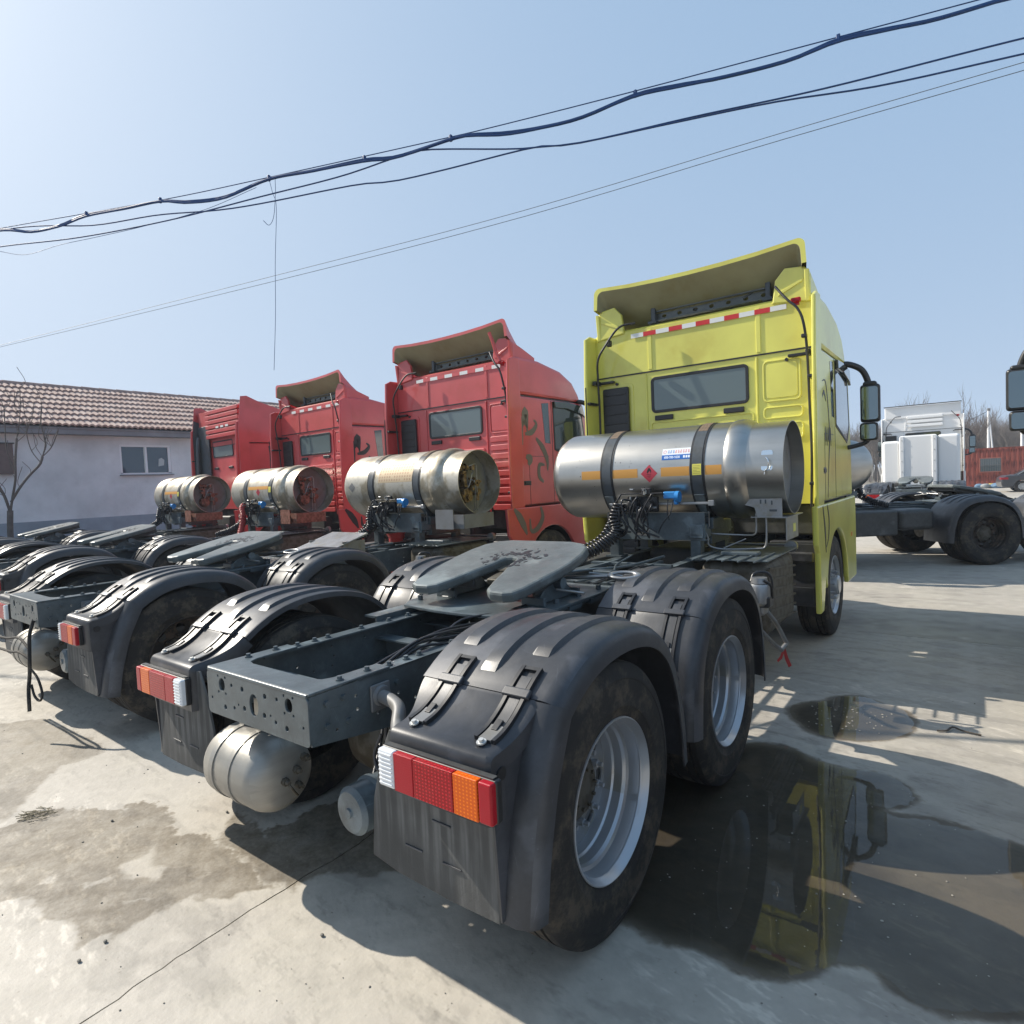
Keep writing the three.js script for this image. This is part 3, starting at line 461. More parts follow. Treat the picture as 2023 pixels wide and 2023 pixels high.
  for (const s of [1, -1]) part(t, 'fender_arm', GS('farm', s, () => [TB([[0.385, 0.905, 0.40], [0.50, 0.905, 0.43], [0.565, 0.895, 0.46], [0.61, 0.86, 0.51], [0.66, 0.85, 0.545], [0.75, 0.85, 0.56]], 0.027, 30, 12), B(0.012, 0.11, 0.10, 0.388, 0.90, 0.40, 0.004), CY(0.045, 0.04, 0.02, 'x', 0.40, 0.905, 0.40, 16)]), M.greyPaint);
  part(t, 'brake_hose', G('bhose', () => [TB([[0.30, 0.80, 0.30], [0.36, 0.68, 0.36], [0.44, 0.62, 0.46], [0.55, 0.60, 0.46]], 0.009, 20)]), M.hose);
  part(t, 'brake_hose', G('bhose2', () => [TB([[0.20, 0.82, 0.2], [0.30, 0.66, 0.34], [0.42, 0.57, 0.50]], 0.008, 20)]), M.hose);
  part(t, 'lamp_wire', G('lwire', () => [TB([[0.62, 0.86, 0.60], [0.60, 0.79, 0.62], [0.63, 0.74, 0.63], [0.70, 0.77, 0.64]], 0.006, 20)]), M.hose);
}
M.steelAir = mat([0.43, 0.42, 0.395], 0.52, { metalness: 0.5, map: rep(tSteel, 1.6), roughnessMap: rep(tRough, 1) });
function fifthWheel(t, plateM) {
  const f = grp(t, 'fifth_wheel');
  const half = [[0.24, -0.42], [0.34, -0.39], [0.42, -0.31], [0.455, -0.18], [0.465, -0.02], [0.46, 0.10], [0.44, 0.22], [0.415, 0.40], [0.385, 0.47], [0.33, 0.495], [0.24, 0.49], [0.19, 0.45], [0.15, 0.34], [0.105, 0.18], [0.062, 0.05], [0.056, -0.01], [0.04, -0.05]];
  const pl = G('fwplate', () => { const pts = [...half, [0, -0.062], ...half.map(([x, z]) => [-x, z]).reverse()]; const g = exXZ(pts, -0.062, 0, 0.016); return [g]; });
  const p = part(f, 'coupling_plate', pl, plateM); p.position.set(0, 1.268, -1.0); p.rotation.x = 0.205;
  const rb = part(f, 'plate_ribs', G('fwribs', () => [B(0.02, 0.05, 0.62, 0.36, -0.085, -0.06), B(0.02, 0.05, 0.62, -0.36, -0.085, -0.06), B(0.72, 0.05, 0.02, 0, -0.085, -0.30), B(0.24, 0.05, 0.02, 0.24, -0.085, 0.2), B(0.24, 0.05, 0.02, -0.24, -0.085, 0.2)]), M.chassisDark); rb.position.copy(p.position); rb.rotation.copy(p.rotation);
  const jaw = part(f, 'jaw', G('jaw', () => [CY(0.075, 0.075, 0.05, 'y', 0, -0.07, -0.01, 20), B(0.10, 0.04, 0.18, 0.02, -0.075, 0.10, 0.01)]), M.dirtyMetal); jaw.position.copy(p.position); jaw.rotation.copy(p.rotation);
  const sm = part(f, 'grease_smear', G('grease', () => {
    const l = [], r0 = rng(31); for (let i = 0; i < 95; i++) {
      const a = r0() * 6.28, d = 0.10 + r0() * r0() * 0.20, cx = Math.cos(a) * d * 0.9, cz = Math.sin(a) * d * 0.8 - 0.04; if (Math.abs(cx) < 0.085 && cz > -0.09) continue;
      const n = 9, s = 0.004 + r0() * 0.011, e = 0.6 + r0() * 2.2, ro = r0() * 3.1, pts = []; for (let k = 0; k < n; k++) { const b = k / n * 6.283, q = s * (0.55 + 0.8 * r0()), x = Math.cos(b) * q * e, z = Math.sin(b) * q; pts.push([cx + x * Math.cos(ro) - z * Math.sin(ro), cz + x * Math.sin(ro) + z * Math.cos(ro)]); }
      l.push(exXZ(pts, 0, 0.002));
    } return l;
  }), M.black, 'stuff'); sm.position.copy(p.position); sm.rotation.copy(p.rotation);
  part(f, 'pedestal', G('ped', () => { const l = []; for (const s of [-1, 1]) { l.push(exZY([[-1.20, 1.05], [-0.78, 1.05], [-0.86, 1.12], [-0.95, 1.17], [-1.06, 1.17], [-1.13, 1.12]], s * 0.34 - 0.03, s * 0.34 + 0.03, 0.006), CY(0.035, 0.035, 0.16, 'x', s * 0.34, 1.15, -1.0, 14)); for (const z of [-1.18, -0.80]) l.push(B(0.16, 0.05, 0.03, s * 0.34, 1.07, z, 0.006)); } return l; }), M.chassis);
  part(f, 'mounting_plate', G('mplate', () => [exXZ([[-0.46, -1.55], [0.46, -1.55], [0.50, -1.3], [0.50, -0.62], [0.42, -0.50], [0.12, -0.46], [-0.12, -0.46], [-0.42, -0.50], [-0.50, -0.62], [-0.50, -1.3]], 1.028, 1.046, 0.004), ...[-1, 1].flatMap((s) => [-1.5, -1.25, -1.0, -0.75].map((z) => exXZ([[s * 0.36, z - 0.05], [s * 0.50, z - 0.07], [s * 0.50, z + 0.07], [s * 0.36, z + 0.05]], 1.0, 1.027))), ...[-1, 1].flatMap((s) => [-1.4, -1.15, -0.9, -0.65].map((z) => CY(0.018, 0.016, 0.03, 'y', s * 0.43, 1.06, z, 6)))]), M.chassis);
  for (const s of [1, -1]) part(f, 'frame_angle', GS('fang', s, () => [B(0.012, 0.16, 1.5, FW + 0.012, 0.945, -1.0), B(0.10, 0.012, 1.5, FW + 0.06, 1.02, -1.0)]), M.chassis);
  part(f, 'release_handle', G('fwh', () => { const l = [rod([0.15, 1.14, -1.12], [0.60, 1.165, -1.25], 0.012)]; const ring = new THREE.TorusGeometry(0.045, 0.011, 8, 24); ring.scale(1.9, 1, 1); ring.rotateX(-1.3); ring.rotateY(0.25); ring.translate(0.68, 1.17, -1.275); l.push(ring, rod([0.40, 1.12, -0.95], [0.56, 1.10, -1.0], 0.008), rod([0.40, 1.16, -1.34], [0.60, 1.13, -1.46], 0.008)); return l; }), M.galv);
}
// ------------------------------------------------------------------ gas tank behind the cab
function canvasTex(w, h, draw) { const c = document.createElement('canvas'); c.width = w; c.height = h; draw(c.getContext('2d'), w, h); const t = new THREE.CanvasTexture(c); t.colorSpace = THREE.SRGBColorSpace; return t; }
const tSticker = canvasTex(512, 160, (g, w, h) => {
  g.fillStyle = '#dfe3e8'; g.fillRect(0, 0, w, h); g.fillStyle = '#1763b4'; g.fillRect(0, 92, w, 68);
  g.strokeStyle = '#c4574f'; g.lineWidth = 5; g.beginPath(); g.ellipse(48, 48, 30, 22, 0, 0, 7); g.stroke(); g.beginPath(); g.moveTo(30, 48); g.lineTo(66, 40); g.stroke();
  g.lineWidth = 5; for (let i = 0; i < 9; i++) { const x = 100 + i * 44; g.strokeStyle = i < 3 ? '#2a6db8' : '#c4574f'; for (const y of [30, 46, 62]) { g.beginPath(); g.moveTo(x, y); g.lineTo(x + 32, y); g.stroke(); } g.beginPath(); g.moveTo(x + 16, 22); g.lineTo(x + 16, 72); g.stroke(); g.beginPath(); g.moveTo(x + (i % 2 ? 4 : 26), 46); g.lineTo(x + (i % 2 ? 4 : 26), 72); g.stroke(); }
  g.fillStyle = '#e9eef4'; g.font = 'bold 46px sans-serif'; g.fillText('400-700-1636', 40, 142); g.fillRect(380, 108, 30, 34); g.fillRect(424, 108, 30, 34); g.fillRect(466, 108, 30, 34);
});
const tHazard = canvasTex(256, 256, (g, w) => {
  g.fillStyle = '#b93a48'; g.fillRect(0, 0, w, w); g.save(); g.translate(128, 128); g.rotate(-Math.PI / 4);
  g.strokeStyle = '#8c2633'; g.lineWidth = 5; g.restore();
  g.fillStyle = '#1c1517'; g.beginPath(); g.moveTo(128, 40); g.bezierCurveTo(178, 82, 166, 118, 150, 128); g.bezierCurveTo(156, 104, 142, 96, 140, 84); g.bezierCurveTo(132, 104, 118, 102, 112, 128); g.bezierCurveTo(86, 116, 92, 84, 128, 40); g.fill(); g.fillRect(94, 134, 68, 7);
  g.fillRect(98, 158, 60, 6); g.fillRect(110, 174, 36, 5);
});
const tNote = canvasTex(128, 128, (g, w) => { g.fillStyle = '#d8d05a'; g.fillRect(0, 0, w, w); g.strokeStyle = '#6f6a35'; g.lineWidth = 4; for (let i = 0; i < 6; i++) { g.beginPath(); g.moveTo(14, 22 + i * 17); g.lineTo(i === 3 ? 70 : 110, 22 + i * 17); g.stroke(); } });
const tOldText = canvasTex(512, 256, (g, w, h) => { g.fillStyle = '#b8a68a'; g.fillRect(0, 0, w, h); g.strokeStyle = '#8f6f58'; g.lineWidth = 5; for (let r = 0; r < 6; r++) for (let i = 0; i < 13; i++) { const x = 14 + i * 38, y = 16 + r * 40; if ((i * 7 + r * 5) % 11 === 0) continue; g.beginPath(); g.moveTo(x, y); g.lineTo(x + 22, y + 2); g.moveTo(x + 10, y - 4); g.lineTo(x + 8, y + 24); g.moveTo(x + 2, y + 14); g.lineTo(x + 24, y + 12); g.stroke(); } });
M.bandRust = mat([0.20, 0.15, 0.115], 0.7, { map: rep(tOldSteel, 3) }); M.sticker = mat([1, 1, 1], 0.4, { map: tSticker }); M.hazard = mat([1, 1, 1], 0.4, { map: tHazard }); M.note = mat([1, 1, 1], 0.6, { map: tNote }); M.oldText = mat([0.9, 0.9, 0.9], 0.6, { map: tOldText, metalness: 0.3 });
function cylPatch(r, x0, x1, p0, p1) {   // patch on a cylinder about x: angles above horizontal, facing +z
  const g = new THREE.CylinderGeometry(r, r, x1 - x0, 10, 1, true, -p1, p1 - p0); g.rotateZ(-Math.PI / 2); g.translate((x0 + x1) / 2, 0, 0);
  const u = g.attributes.uv; for (let i = 0; i < u.count; i++) { const a = u.getX(i), b = u.getY(i); u.setXY(i, b, 1 - a); } return g.toNonIndexed();
}
function cylDiamond(r, xc, h) {
  const p = [], uv = [], n = 8, P = (u, v) => { const x = xc + (u - v) * h, y = (u + v - 1) * h, a = y / r; return [[x, r * Math.sin(a), r * Math.cos(a)], [0.5 + (u - v) / 2, 0.5 + (u + v - 1) / 2]]; };
  for (let i = 0; i < n; i++) for (let j = 0; j < n; j++) { const q = [[i, j], [i + 1, j], [i + 1, j + 1], [i, j], [i + 1, j + 1], [i, j + 1]]; for (const [a, b] of q) { const [A, U] = P(a / n, b / n); p.push(...A); uv.push(...U); } }
  const g = new THREE.BufferGeometry(); g.setAttribute('position', new THREE.Float32BufferAttribute(p, 3)); g.setAttribute('uv', new THREE.Float32BufferAttribute(uv, 2)); g.computeVertexNormals(); return g;
}
const RM = 0.435, RS = 0.402;
function coil(path, n, R, r, taper = 0) {
  const c = new THREE.CatmullRomCurve3(path.map((p) => V(...p))), pts = [], N = n * 10, fr = c.computeFrenetFrames(N);
  for (let i = 0; i <= N; i++) { const a = i / 10 * 2 * Math.PI, p = c.getPointAt(i / N), q = R * (1 + taper * Math.sin(i * 0.7)); pts.push(p.addScaledVector(fr.normals[i], Math.cos(a) * q).addScaledVector(fr.binormals[i], Math.sin(a) * q)); }
  return new THREE.TubeGeometry(new THREE.CatmullRomCurve3(pts), N, r, 5, false);
}
function gasTank(t, o) {
  const k = grp(t, 'gas_tank', 0, 1.78, -3.66), sm = o.steel;
  part(k, 'tank_shell', G('tshell', () => [crease(LX([[0, -1.185], [0.12, -1.18], [0.24, -1.162], [0.33, -1.13], [0.39, -1.085], [0.418, -1.04], [0.424, -1.005], [0.434, -1.0], [0.435, -0.975], [RM, 0.66]].reverse(), 72), 0.5)]), sm);
  part(k, 'end_ring', G('tring', () => crease(LX([[RM, 0.66], [0.443, 0.672], [0.449, 0.70], [0.449, 0.735], [0.443, 0.775], [0.43, 0.81], [RS + 0.004, 0.835], [RS, 0.84], [0.0, 0.90]].reverse(), 72), 0.5)), sm);
  part(k, 'end_shroud', G('tshroud', () => [crease(LX([[RS - 0.006, 0.83], [RS, 0.83], [RS, 1.135], [RS - 0.006, 1.135], [RS - 0.006, 0.83]].reverse(), 72), 0.4)]), sm);
  part(k, 'shroud_back', G('tback' + !!o.valves, () => CY(RS - 0.01, RS - 0.01, 0.008, 'x', o.valves ? 0.905 : 1.02, 0, 0, 48).clone()), M.greyPaint).position.x = 0;
  for (const x of [-0.455, 0.435]) {
    const s = part(k, 'tank_band', G('tband' + x, () => crease(LX([[RM + 0.001, x - 0.045], [RM + 0.008, x - 0.045], [RM + 0.008, x + 0.045], [RM + 0.001, x + 0.045]].reverse(), 64), 0.4)), M.strap);
    for (const q of [-1, 1]) part(k, 'band_liner', G('tliner' + x + q, () => crease(LX([[RM + 0.001, x + q * 0.055 - 0.011], [RM + 0.005, x + q * 0.055 - 0.011], [RM + 0.005, x + q * 0.055 + 0.011], [RM + 0.001, x + q * 0.055 + 0.011]].reverse(), 48), 0.4)), M.black);
    part(k, 'band_foot', G('tfoot' + x, () => [exXY([[x - 0.045, 0], [x + 0.045, 0], [x + 0.03, -0.16], [x + 0.03, -0.26], [x - 0.03, -0.26], [x - 0.03, -0.16]], 0, 0.012).rotateX(0.62).translate(0, -0.20, 0.395), B(0.16, 0.10, 0.30, x, -0.47, 0.14, 0.01), B(0.10, 0.2, 0.5, x, -0.56, 0.0, 0.01)]), M.chassis);
    part(k, 'u_bolt', G('tub' + x, () => { const z = 0.325, y0 = -0.36, y1 = -0.50; return [TB([[x - 0.055, y0, z], [x - 0.055, y1 + 0.01, z], [x - 0.045, y1, z], [x + 0.045, y1, z], [x + 0.055, y1 + 0.01, z], [x + 0.055, y0, z]], 0.006, 30, 6), rod([x, y0, z - 0.01], [x, y1, z - 0.01], 0.006)]; }), M.galv);
  }
  for (const x of [-0.455, 0.435]) part(k, 'rusty_band_top', cylPatch(RM + 0.0095, x - 0.042, x + 0.042, 0.95, 1.9), M.bandRust);
  part(k, 'dirt_specks', G('specks', () => { const l = [], r0 = rng(2024); for (let i = 0; i < 46; i++) { const x = -0.95 + r0() * 1.58, p = -0.7 + r0() * 1.5, w = 0.003 + r0() * 0.006, h = 0.006 + r0() * 0.02; if (Math.abs(x + 0.455) < 0.08 || Math.abs(x - 0.435) < 0.08) continue; l.push(cylPatch(RM + 0.001, x, x + w, p, p + h)); } return l; }), M.chassisDark, 'stuff');
  if (o.decals) {
    for (const [a, b] of [[-0.73, -0.52], [-0.39, -0.13], [0.10, 0.365], [0.505, 0.65]]) { const m = part(k, 'orange_stripe', cylPatch(RM + 0.0015, a, b, -0.075, 0.115), M.orange); }
    part(k, 'hazard_sticker', cylDiamond(RM + 0.002, -0.015, 0.082), M.hazard);
    part(k, 'maker_sticker', cylPatch(RM + 0.002, 0.105, 0.375, 0.27, 0.52), M.sticker);
    part(k, 'note_sticker', cylPatch(RM + 0.010, 0.395, 0.475, -0.07, 0.15), M.note);
    part(k, 'shroud_latch', [exXY(rrect(0.965, 1.055, -0.02, 0.15, 0.02), 0, 0.008).rotateX(-0.16).translate(0, 0, RS * 0.985), TB([[1.01, 0.09, RS + 0.02], [1.03, 0.06, RS + 0.035], [1.025, 0.0, RS + 0.03], [1.0, -0.02, RS + 0.02], [0.995, -0.05, RS + 0.02]], 0.006, 20)], M.mirror);
  } else {
    part(k, o.text ? 'warning_text' : 'orange_stripe', o.text ? cylPatch(RM + 0.0015, -0.30, 0.36, 0.10, 0.72) : cylPatch(RM + 0.0015, -0.34, 0.40, 0.10, 0.24), o.text ? M.oldText : M.orange);
    part(k, o.text ? 'diamond_sticker' : 'hazard_sticker', cylDiamond(RM + 0.002, o.text ? -0.86 : 0.02, 0.07), o.text ? M.greyPaint : M.hazard);
    if (!o.text) part(k, 'note_sticker', cylPatch(RM + 0.010, 0.395, 0.475, -0.02, 0.2), M.note);
  }
  if (o.valves) {
    const vm = o.valves;
    part(k, 'valve_block', G('valves', () => {
      const l = [], r0 = rng(9); l.push(CY(0.11, 0.09, 0.10, 'x', 0.96, -0.16, 0.10, 20), B(0.09, 0.20, 0.05, 0.96, 0.04, 0.12, 0.01));
      for (let i = 0; i < 16; i++) { const y = r0() * 0.42 - 0.22, z = r0() * 0.40 - 0.16, ax = 'xyz'[i % 3], R = 0.016 + r0() * 0.022, h = 0.05 + r0() * 0.07; l.push(CY(R, R, h, ax, 0.95 + r0() * 0.10, y, z, 8), CY(R * 1.4, R * 1.4, 0.012, ax, 0.95 + r0() * 0.10, y, z, 6)); }
      return l;
    }), vm);
    part(k, 'valve_pipe', G('vpipes', () => [TB([[1.0, 0.20, 0.06], [1.03, 0.22, 0.0], [1.03, 0.20, -0.06], [1.02, -0.10, -0.07], [1.0, -0.36, -0.08]], 0.008, 30), TB([[0.98, 0.05, 0.05], [1.04, 0.0, -0.01], [1.03, -0.2, -0.02], [1.0, -0.37, -0.02]], 0.008, 24), TB([[0.95, -0.1, 0.15], [1.05, -0.05, 0.12], [1.05, 0.1, 0.05], [0.96, 0.18, -0.1]], 0.007, 24)]), M.galv);
  }
  // tray under the shroud
  if (o.tray === 'box') part(k, 'tray', G('trayb', () => [B(0.006, 0.24, 0.15, 0.87, -0.45, 0.38), B(0.36, 0.17, 0.008, 1.02, -0.47, 0.40), B(0.006, 0.17, 0.55, 1.20, -0.47, 0.12), B(0.36, 0.006, 0.55, 1.03, -0.552, 0.12), B(0.30, 0.24, 0.008, 0.93, -0.44, 0.455)]), o.trayM || M.greyPaint);
  else {
    part(k, 'tray', G('traya', () => [exXY([[0.70, -0.24], [0.86, -0.24], [1.10, -0.24], [1.10, -0.41], [0.90, -0.41], [0.88, -0.33], [0.72, -0.28]], 0.30, 0.31), B(0.30, 0.008, 0.55, 1.0, -0.412, 0.05), B(0.02, 0.16, 0.4, 0.9, -0.35, -0.1)]), M.galv);
    part(k, 'tray_plate', G('trayp', () => [B(0.006, 0.19, 0.42, 1.125, -0.515, 0.08), B(0.09, 0.006, 0.42, 1.08, -0.42, 0.08)]), M.galv);
    part(k, 'plate_sticker', G('traypp', () => B(0.002, 0.07, 0.09, 1.130, -0.52, 0.02)), M.yellowSticker);
    part(k, 'tray_rivets', G('trayr', () => [[0.93, -0.28], [0.97, -0.28], [1.02, -0.29]].map(([x, y]) => B(0.012, 0.035, 0.004, x, y, 0.312, 0.003)).concat([B(0.06, 0.018, 0.006, 1.03, -0.355, 0.312, 0.006)])), M.strap);
    part(k, 'gas_pipe', G('gpipe', () => [TB([[0.42, -0.53, 0.36], [0.47, -0.54, 0.36], [0.49, -0.60, 0.36], [0.50, -0.66, 0.36], [0.62, -0.69, 0.34], [0.90, -0.68, 0.32], [0.96, -0.66, 0.31], [0.97, -0.55, 0.30], [0.97, -0.42, 0.30]], 0.009, 50, 8), TB([[0.50, -0.56, 0.30], [0.80, -0.57, 0.28], [0.87, -0.56, 0.28], [0.88, -0.50, 0.27], [0.88, -0.38, 0.27]], 0.008, 40, 8), rod([0.62, -0.68, 0.34], [0.80, -0.60, 0.30], 0.006)]), M.galv);
  }
  // carrier below the tank with valves and hoses
  const b = grp(t, 'tank_carrier');
  part(b, 'carrier_panel', G('cpan', () => [B(0.92, 0.24, 0.012, 0.03, 1.29, -3.235, 0.004), B(0.92, 0.012, 0.12, 0.03, 1.175, -3.29), B(0.92, 0.012, 0.10, 0.03, 1.41, -3.29)]), M.chassis);
  part(b, 'carrier_label', G('clab', () => B(0.13, 0.055, 0.002, -0.10, 1.235, -3.2275, 0, [0, 0, -0.05])), M.greyPaint);
  part(b, 'carrier_rail', G('crail', () => [B(0.95, 0.022, 0.03, 0.06, 1.502, -3.215, 0.004), B(0.05, 0.05, 0.04, 0.56, 1.502, -3.215, 0.005)]), M.galv);
  part(b, 'carrier_post', G('cpost', () => [[0.40, -3.28], [-0.40, -3.28], [0.40, -3.95], [-0.40, -3.95]].flatMap(([x, z]) => [B(0.09, 0.24, 0.10, x, 1.10, z, 0.004), B(0.16, 0.016, 0.16, x, 1.005, z), B(0.16, 0.016, 0.16, x, 1.22, z)]).concat([B(0.8, 0.12, 0.10, 0, 1.24, -3.6, 0.01), B(0.12, 0.12, 0.8, 0.42, 1.25, -3.6, 0.01), B(0.12, 0.12, 0.8, -0.42, 1.25, -3.6, 0.01)])), M.chassis);
  part(b, 'valve_plate', G('vplate', () => [B(0.40, 0.012, 0.10, -0.05, 1.60, -3.17, 0.003), B(0.30, 0.14, 0.05, -0.07, 1.50, -3.19, 0.01), B(0.10, 0.10, 0.10, -0.14, 1.49, -3.15, 0.02), CY(0.035, 0.035, 0.12, 'z', 0.02, 1.50, -3.14, 16), CY(0.04, 0.04, 0.10, 'y', -0.08, 1.43, -3.15, 16), B(0.09, 0.05, 0.04, -0.02, 1.625, -3.17, 0.008)]), M.black);
  part(b, 'valve_fitting', G('vfit', () => { const l = [], r0 = rng(41); for (let i = 0; i < 12; i++) l.push(CY(0.012, 0.010, 0.035, 'xyz'[i % 3], -0.22 + r0() * 0.32, 1.36 + r0() * 0.28, -3.13 + r0() * 0.02, 6)); return l; }), M.galv);
  part(b, 'blue_regulator', G('bluev', () => [B(0.115, 0.065, 0.06, 0.205, 1.58, -3.17, 0.012), crease(CY(0.05, 0.05, 0.035, 'x', 0.275, 1.565, -3.17, 20), 0.5), B(0.03, 0.07, 0.05, 0.26, 1.53, -3.17, 0.006)]), M.blueValve);
  part(b, 'valve_hose', G('vhose', () => { const l = [], r0 = rng(17); for (let i = 0; i < 15; i++) { const x = -0.30 + r0() * 0.42, y = 1.56 - r0() * 0.12, z = -3.14 + r0() * 0.04; l.push(TB([[x, y, z], [x + (r0() - 0.5) * 0.12, y + (r0() - 0.4) * 0.08, z + 0.05 + r0() * 0.04], [x + (r0() - 0.5) * 0.2, y - 0.12 - r0() * 0.1, z + 0.06], [x + (r0() - 0.4) * 0.26, 1.26 - r0() * 0.1, z + 0.02]], 0.007 + r0() * 0.004, 22, 5)); } l.push(TB([[0.24, 1.54, -3.15], [0.22, 1.42, -3.12], [0.14, 1.32, -3.12], [0.10, 1.24, -3.13]], 0.006, 16), TB([[0.19, 1.54, -3.15], [0.19, 1.44, -3.13], [0.20, 1.36, -3.14]], 0.006, 12)); return l; }), M.hose);
  part(b, 'coiled_hose', G('coilA', () => [coil([[-0.26, 1.52, -3.08], [-0.29, 1.38, -3.06], [-0.28, 1.26, -3.05], [-0.36, 1.15, -2.96], [-0.46, 1.09, -2.85], [-0.58, 1.03, -2.70]], 26, 0.052, 0.0115, 0.12), coil([[-0.30, 1.50, -3.10], [-0.36, 1.30, -3.10], [-0.45, 1.16, -2.98], [-0.60, 1.06, -2.78]], 17, 0.04, 0.010, 0.15)]), o.coil || M.hose);
  if (o.redCoil) part(b, 'red_coiled_hose', G('coilR', () => [coil([[-0.30, 1.56, -3.10], [-0.22, 1.48, -3.02], [-0.10, 1.36, -2.98], [-0.06, 1.16, -2.92], [0.0, 1.04, -2.85]], 26, 0.042, 0.012, 0.05)]), M.redCoil);
}
// ------------------------------------------------------------------ cab
const ZB = -4.45;
function ribbon(pts, w0, x, y0 = 0) {   // flat printed brush stroke on the cab side, pts [[z, y, w]...]
  const c = spl(pts.map((p) => [p[0], p[1]]), 18), L = [], Rr = [];
  c.forEach((p, i) => { const a = c[Math.max(0, i - 1)], b = c[Math.min(c.length - 1, i + 1)], l = Math.hypot(b[0] - a[0], b[1] - a[1]) || 1, t = i / (c.length - 1), q = t * (pts.length - 1), f = Math.min(pts.length - 2, Math.floor(q)), w = 0.7 * lerp(pts[f][2], pts[f + 1][2], q - f); L.push([p[0] - (b[1] - a[1]) / l * w, p[1] + (b[0] - a[0]) / l * w]); Rr.unshift([p[0] + (b[1] - a[1]) / l * w, p[1] - (b[0] - a[0]) / l * w]); });
  return exZY([...L, ...Rr], x, x + 0.0025);
}
function deflector(c0, pm) {
  const c = { add: (m) => { m.position.z -= 0.22; m.position.y += 0.05; c0.add(m); } };
  const st = [[-4.86, 3.425, 3.415, 0.96, 0.012], [-4.72, 3.475, 3.42, 1.0, 0.02], [-4.55, 3.555, 3.455, 1.04, 0.035], [-4.38, 3.66, 3.52, 1.075, 0.04], [-4.24, 3.770, 3.60, 1.10, 0.04], [-4.12, 3.885, 3.645, 1.125, 0.042]];
  const sec = (y1, y0, w, in_) => { const p = [], h = y1 - y0, r = Math.min(0.07, h * 0.8 + 0.003); w -= in_; y1 -= in_; p.push([-w - 0.01, y0]); for (let i = 0; i <= 6; i++) { const a = Math.PI - i / 6 * Math.PI / 2; p.push([-w + r + r * Math.cos(a), y1 - r + r * Math.sin(a)]); } for (let i = 1; i < 6; i++) { const x = lerp(-w + r, w - r, i / 6); p.push([x, y1 - 0.2 * h * (1 - (x / w) ** 2)]); } for (let i = 0; i <= 6; i++) { const a = Math.PI / 2 - i / 6 * Math.PI / 2; p.push([w - r + r * Math.cos(a), y1 - r + r * Math.sin(a)]); } p.push([w + 0.01, y0]); return p; };
  part(c, 'roof_deflector', G('defl', () => {
    const o = st.map(([z, y1, y0, w]) => sec(y1, y0, w, 0).map(([x, y]) => [x, y, z])), i = st.map(([z, y1, y0, w, t]) => sec(y1, y0, w, t).map(([x, y]) => [x, y, z]));
    return [loft(o, false, 0.6), loft([o[o.length - 1], i[i.length - 1]], false, 0.5)];
  }), pm);
  part(c, 'deflector_lining', G('defli', () => loft(st.map(([z, y1, y0, w, t]) => sec(y1, y0, w, t).map(([x, y]) => [x, y, z]).reverse()), false, 0.6)), M.lining);
  for (const s of [1, -1]) part(c, 'deflector_ear', GS('ear', s, () => [exZY([[-4.17, 3.60], [-4.20, 3.31], [-4.72, 3.31], [-4.72, 3.43], [-4.45, 3.52]], 1.10, 1.145, 0.01), exXY([[0.80, 3.34], [1.15, 3.30], [1.15, 3.56], [1.10, 3.64], [0.92, 3.66], [0.83, 3.56]], -4.25, -4.20, 0.014), exXY([[0.86, 3.40], [1.08, 3.50], [1.09, 3.53], [0.87, 3.44]], -4.205, -4.19, 0.004)]), pm);
  part(c, 'deflector_bracket', G('defbr', () => { const l = []; for (const x of [-0.52, 0.72]) l.push(B(0.05, 0.30, 0.05, x, 3.51, -4.40, 0.008), B(0.12, 0.02, 0.10, x, 3.67, -4.38, 0.004), B(0.10, 0.03, 0.12, x, 3.44, -4.40, 0.004)); l.push(rod([-0.52, 3.64, -4.40], [0.0, 3.50, -4.52], 0.012), rod([0.72, 3.64, -4.40], [0.30, 3.46, -4.52], 0.012)); return l; }), M.strap);
  part(c, 'deflector_beam', G('defbeam', () => { const hs = []; for (let i = 0; i < 7; i++) hs.push(hole(-0.42 + i * 0.18, 3.515, 0.028, 0.02, 12)); return [exXY(shp([[-0.54, 3.47], [0.74, 3.47], [0.74, 3.565], [-0.54, 3.565]], hs), -4.47, -4.46), B(1.28, 0.012, 0.06, 0.10, 3.568, -4.44), B(1.28, 0.012, 0.06, 0.10, 3.467, -4.44)]; }), M.plate);
}
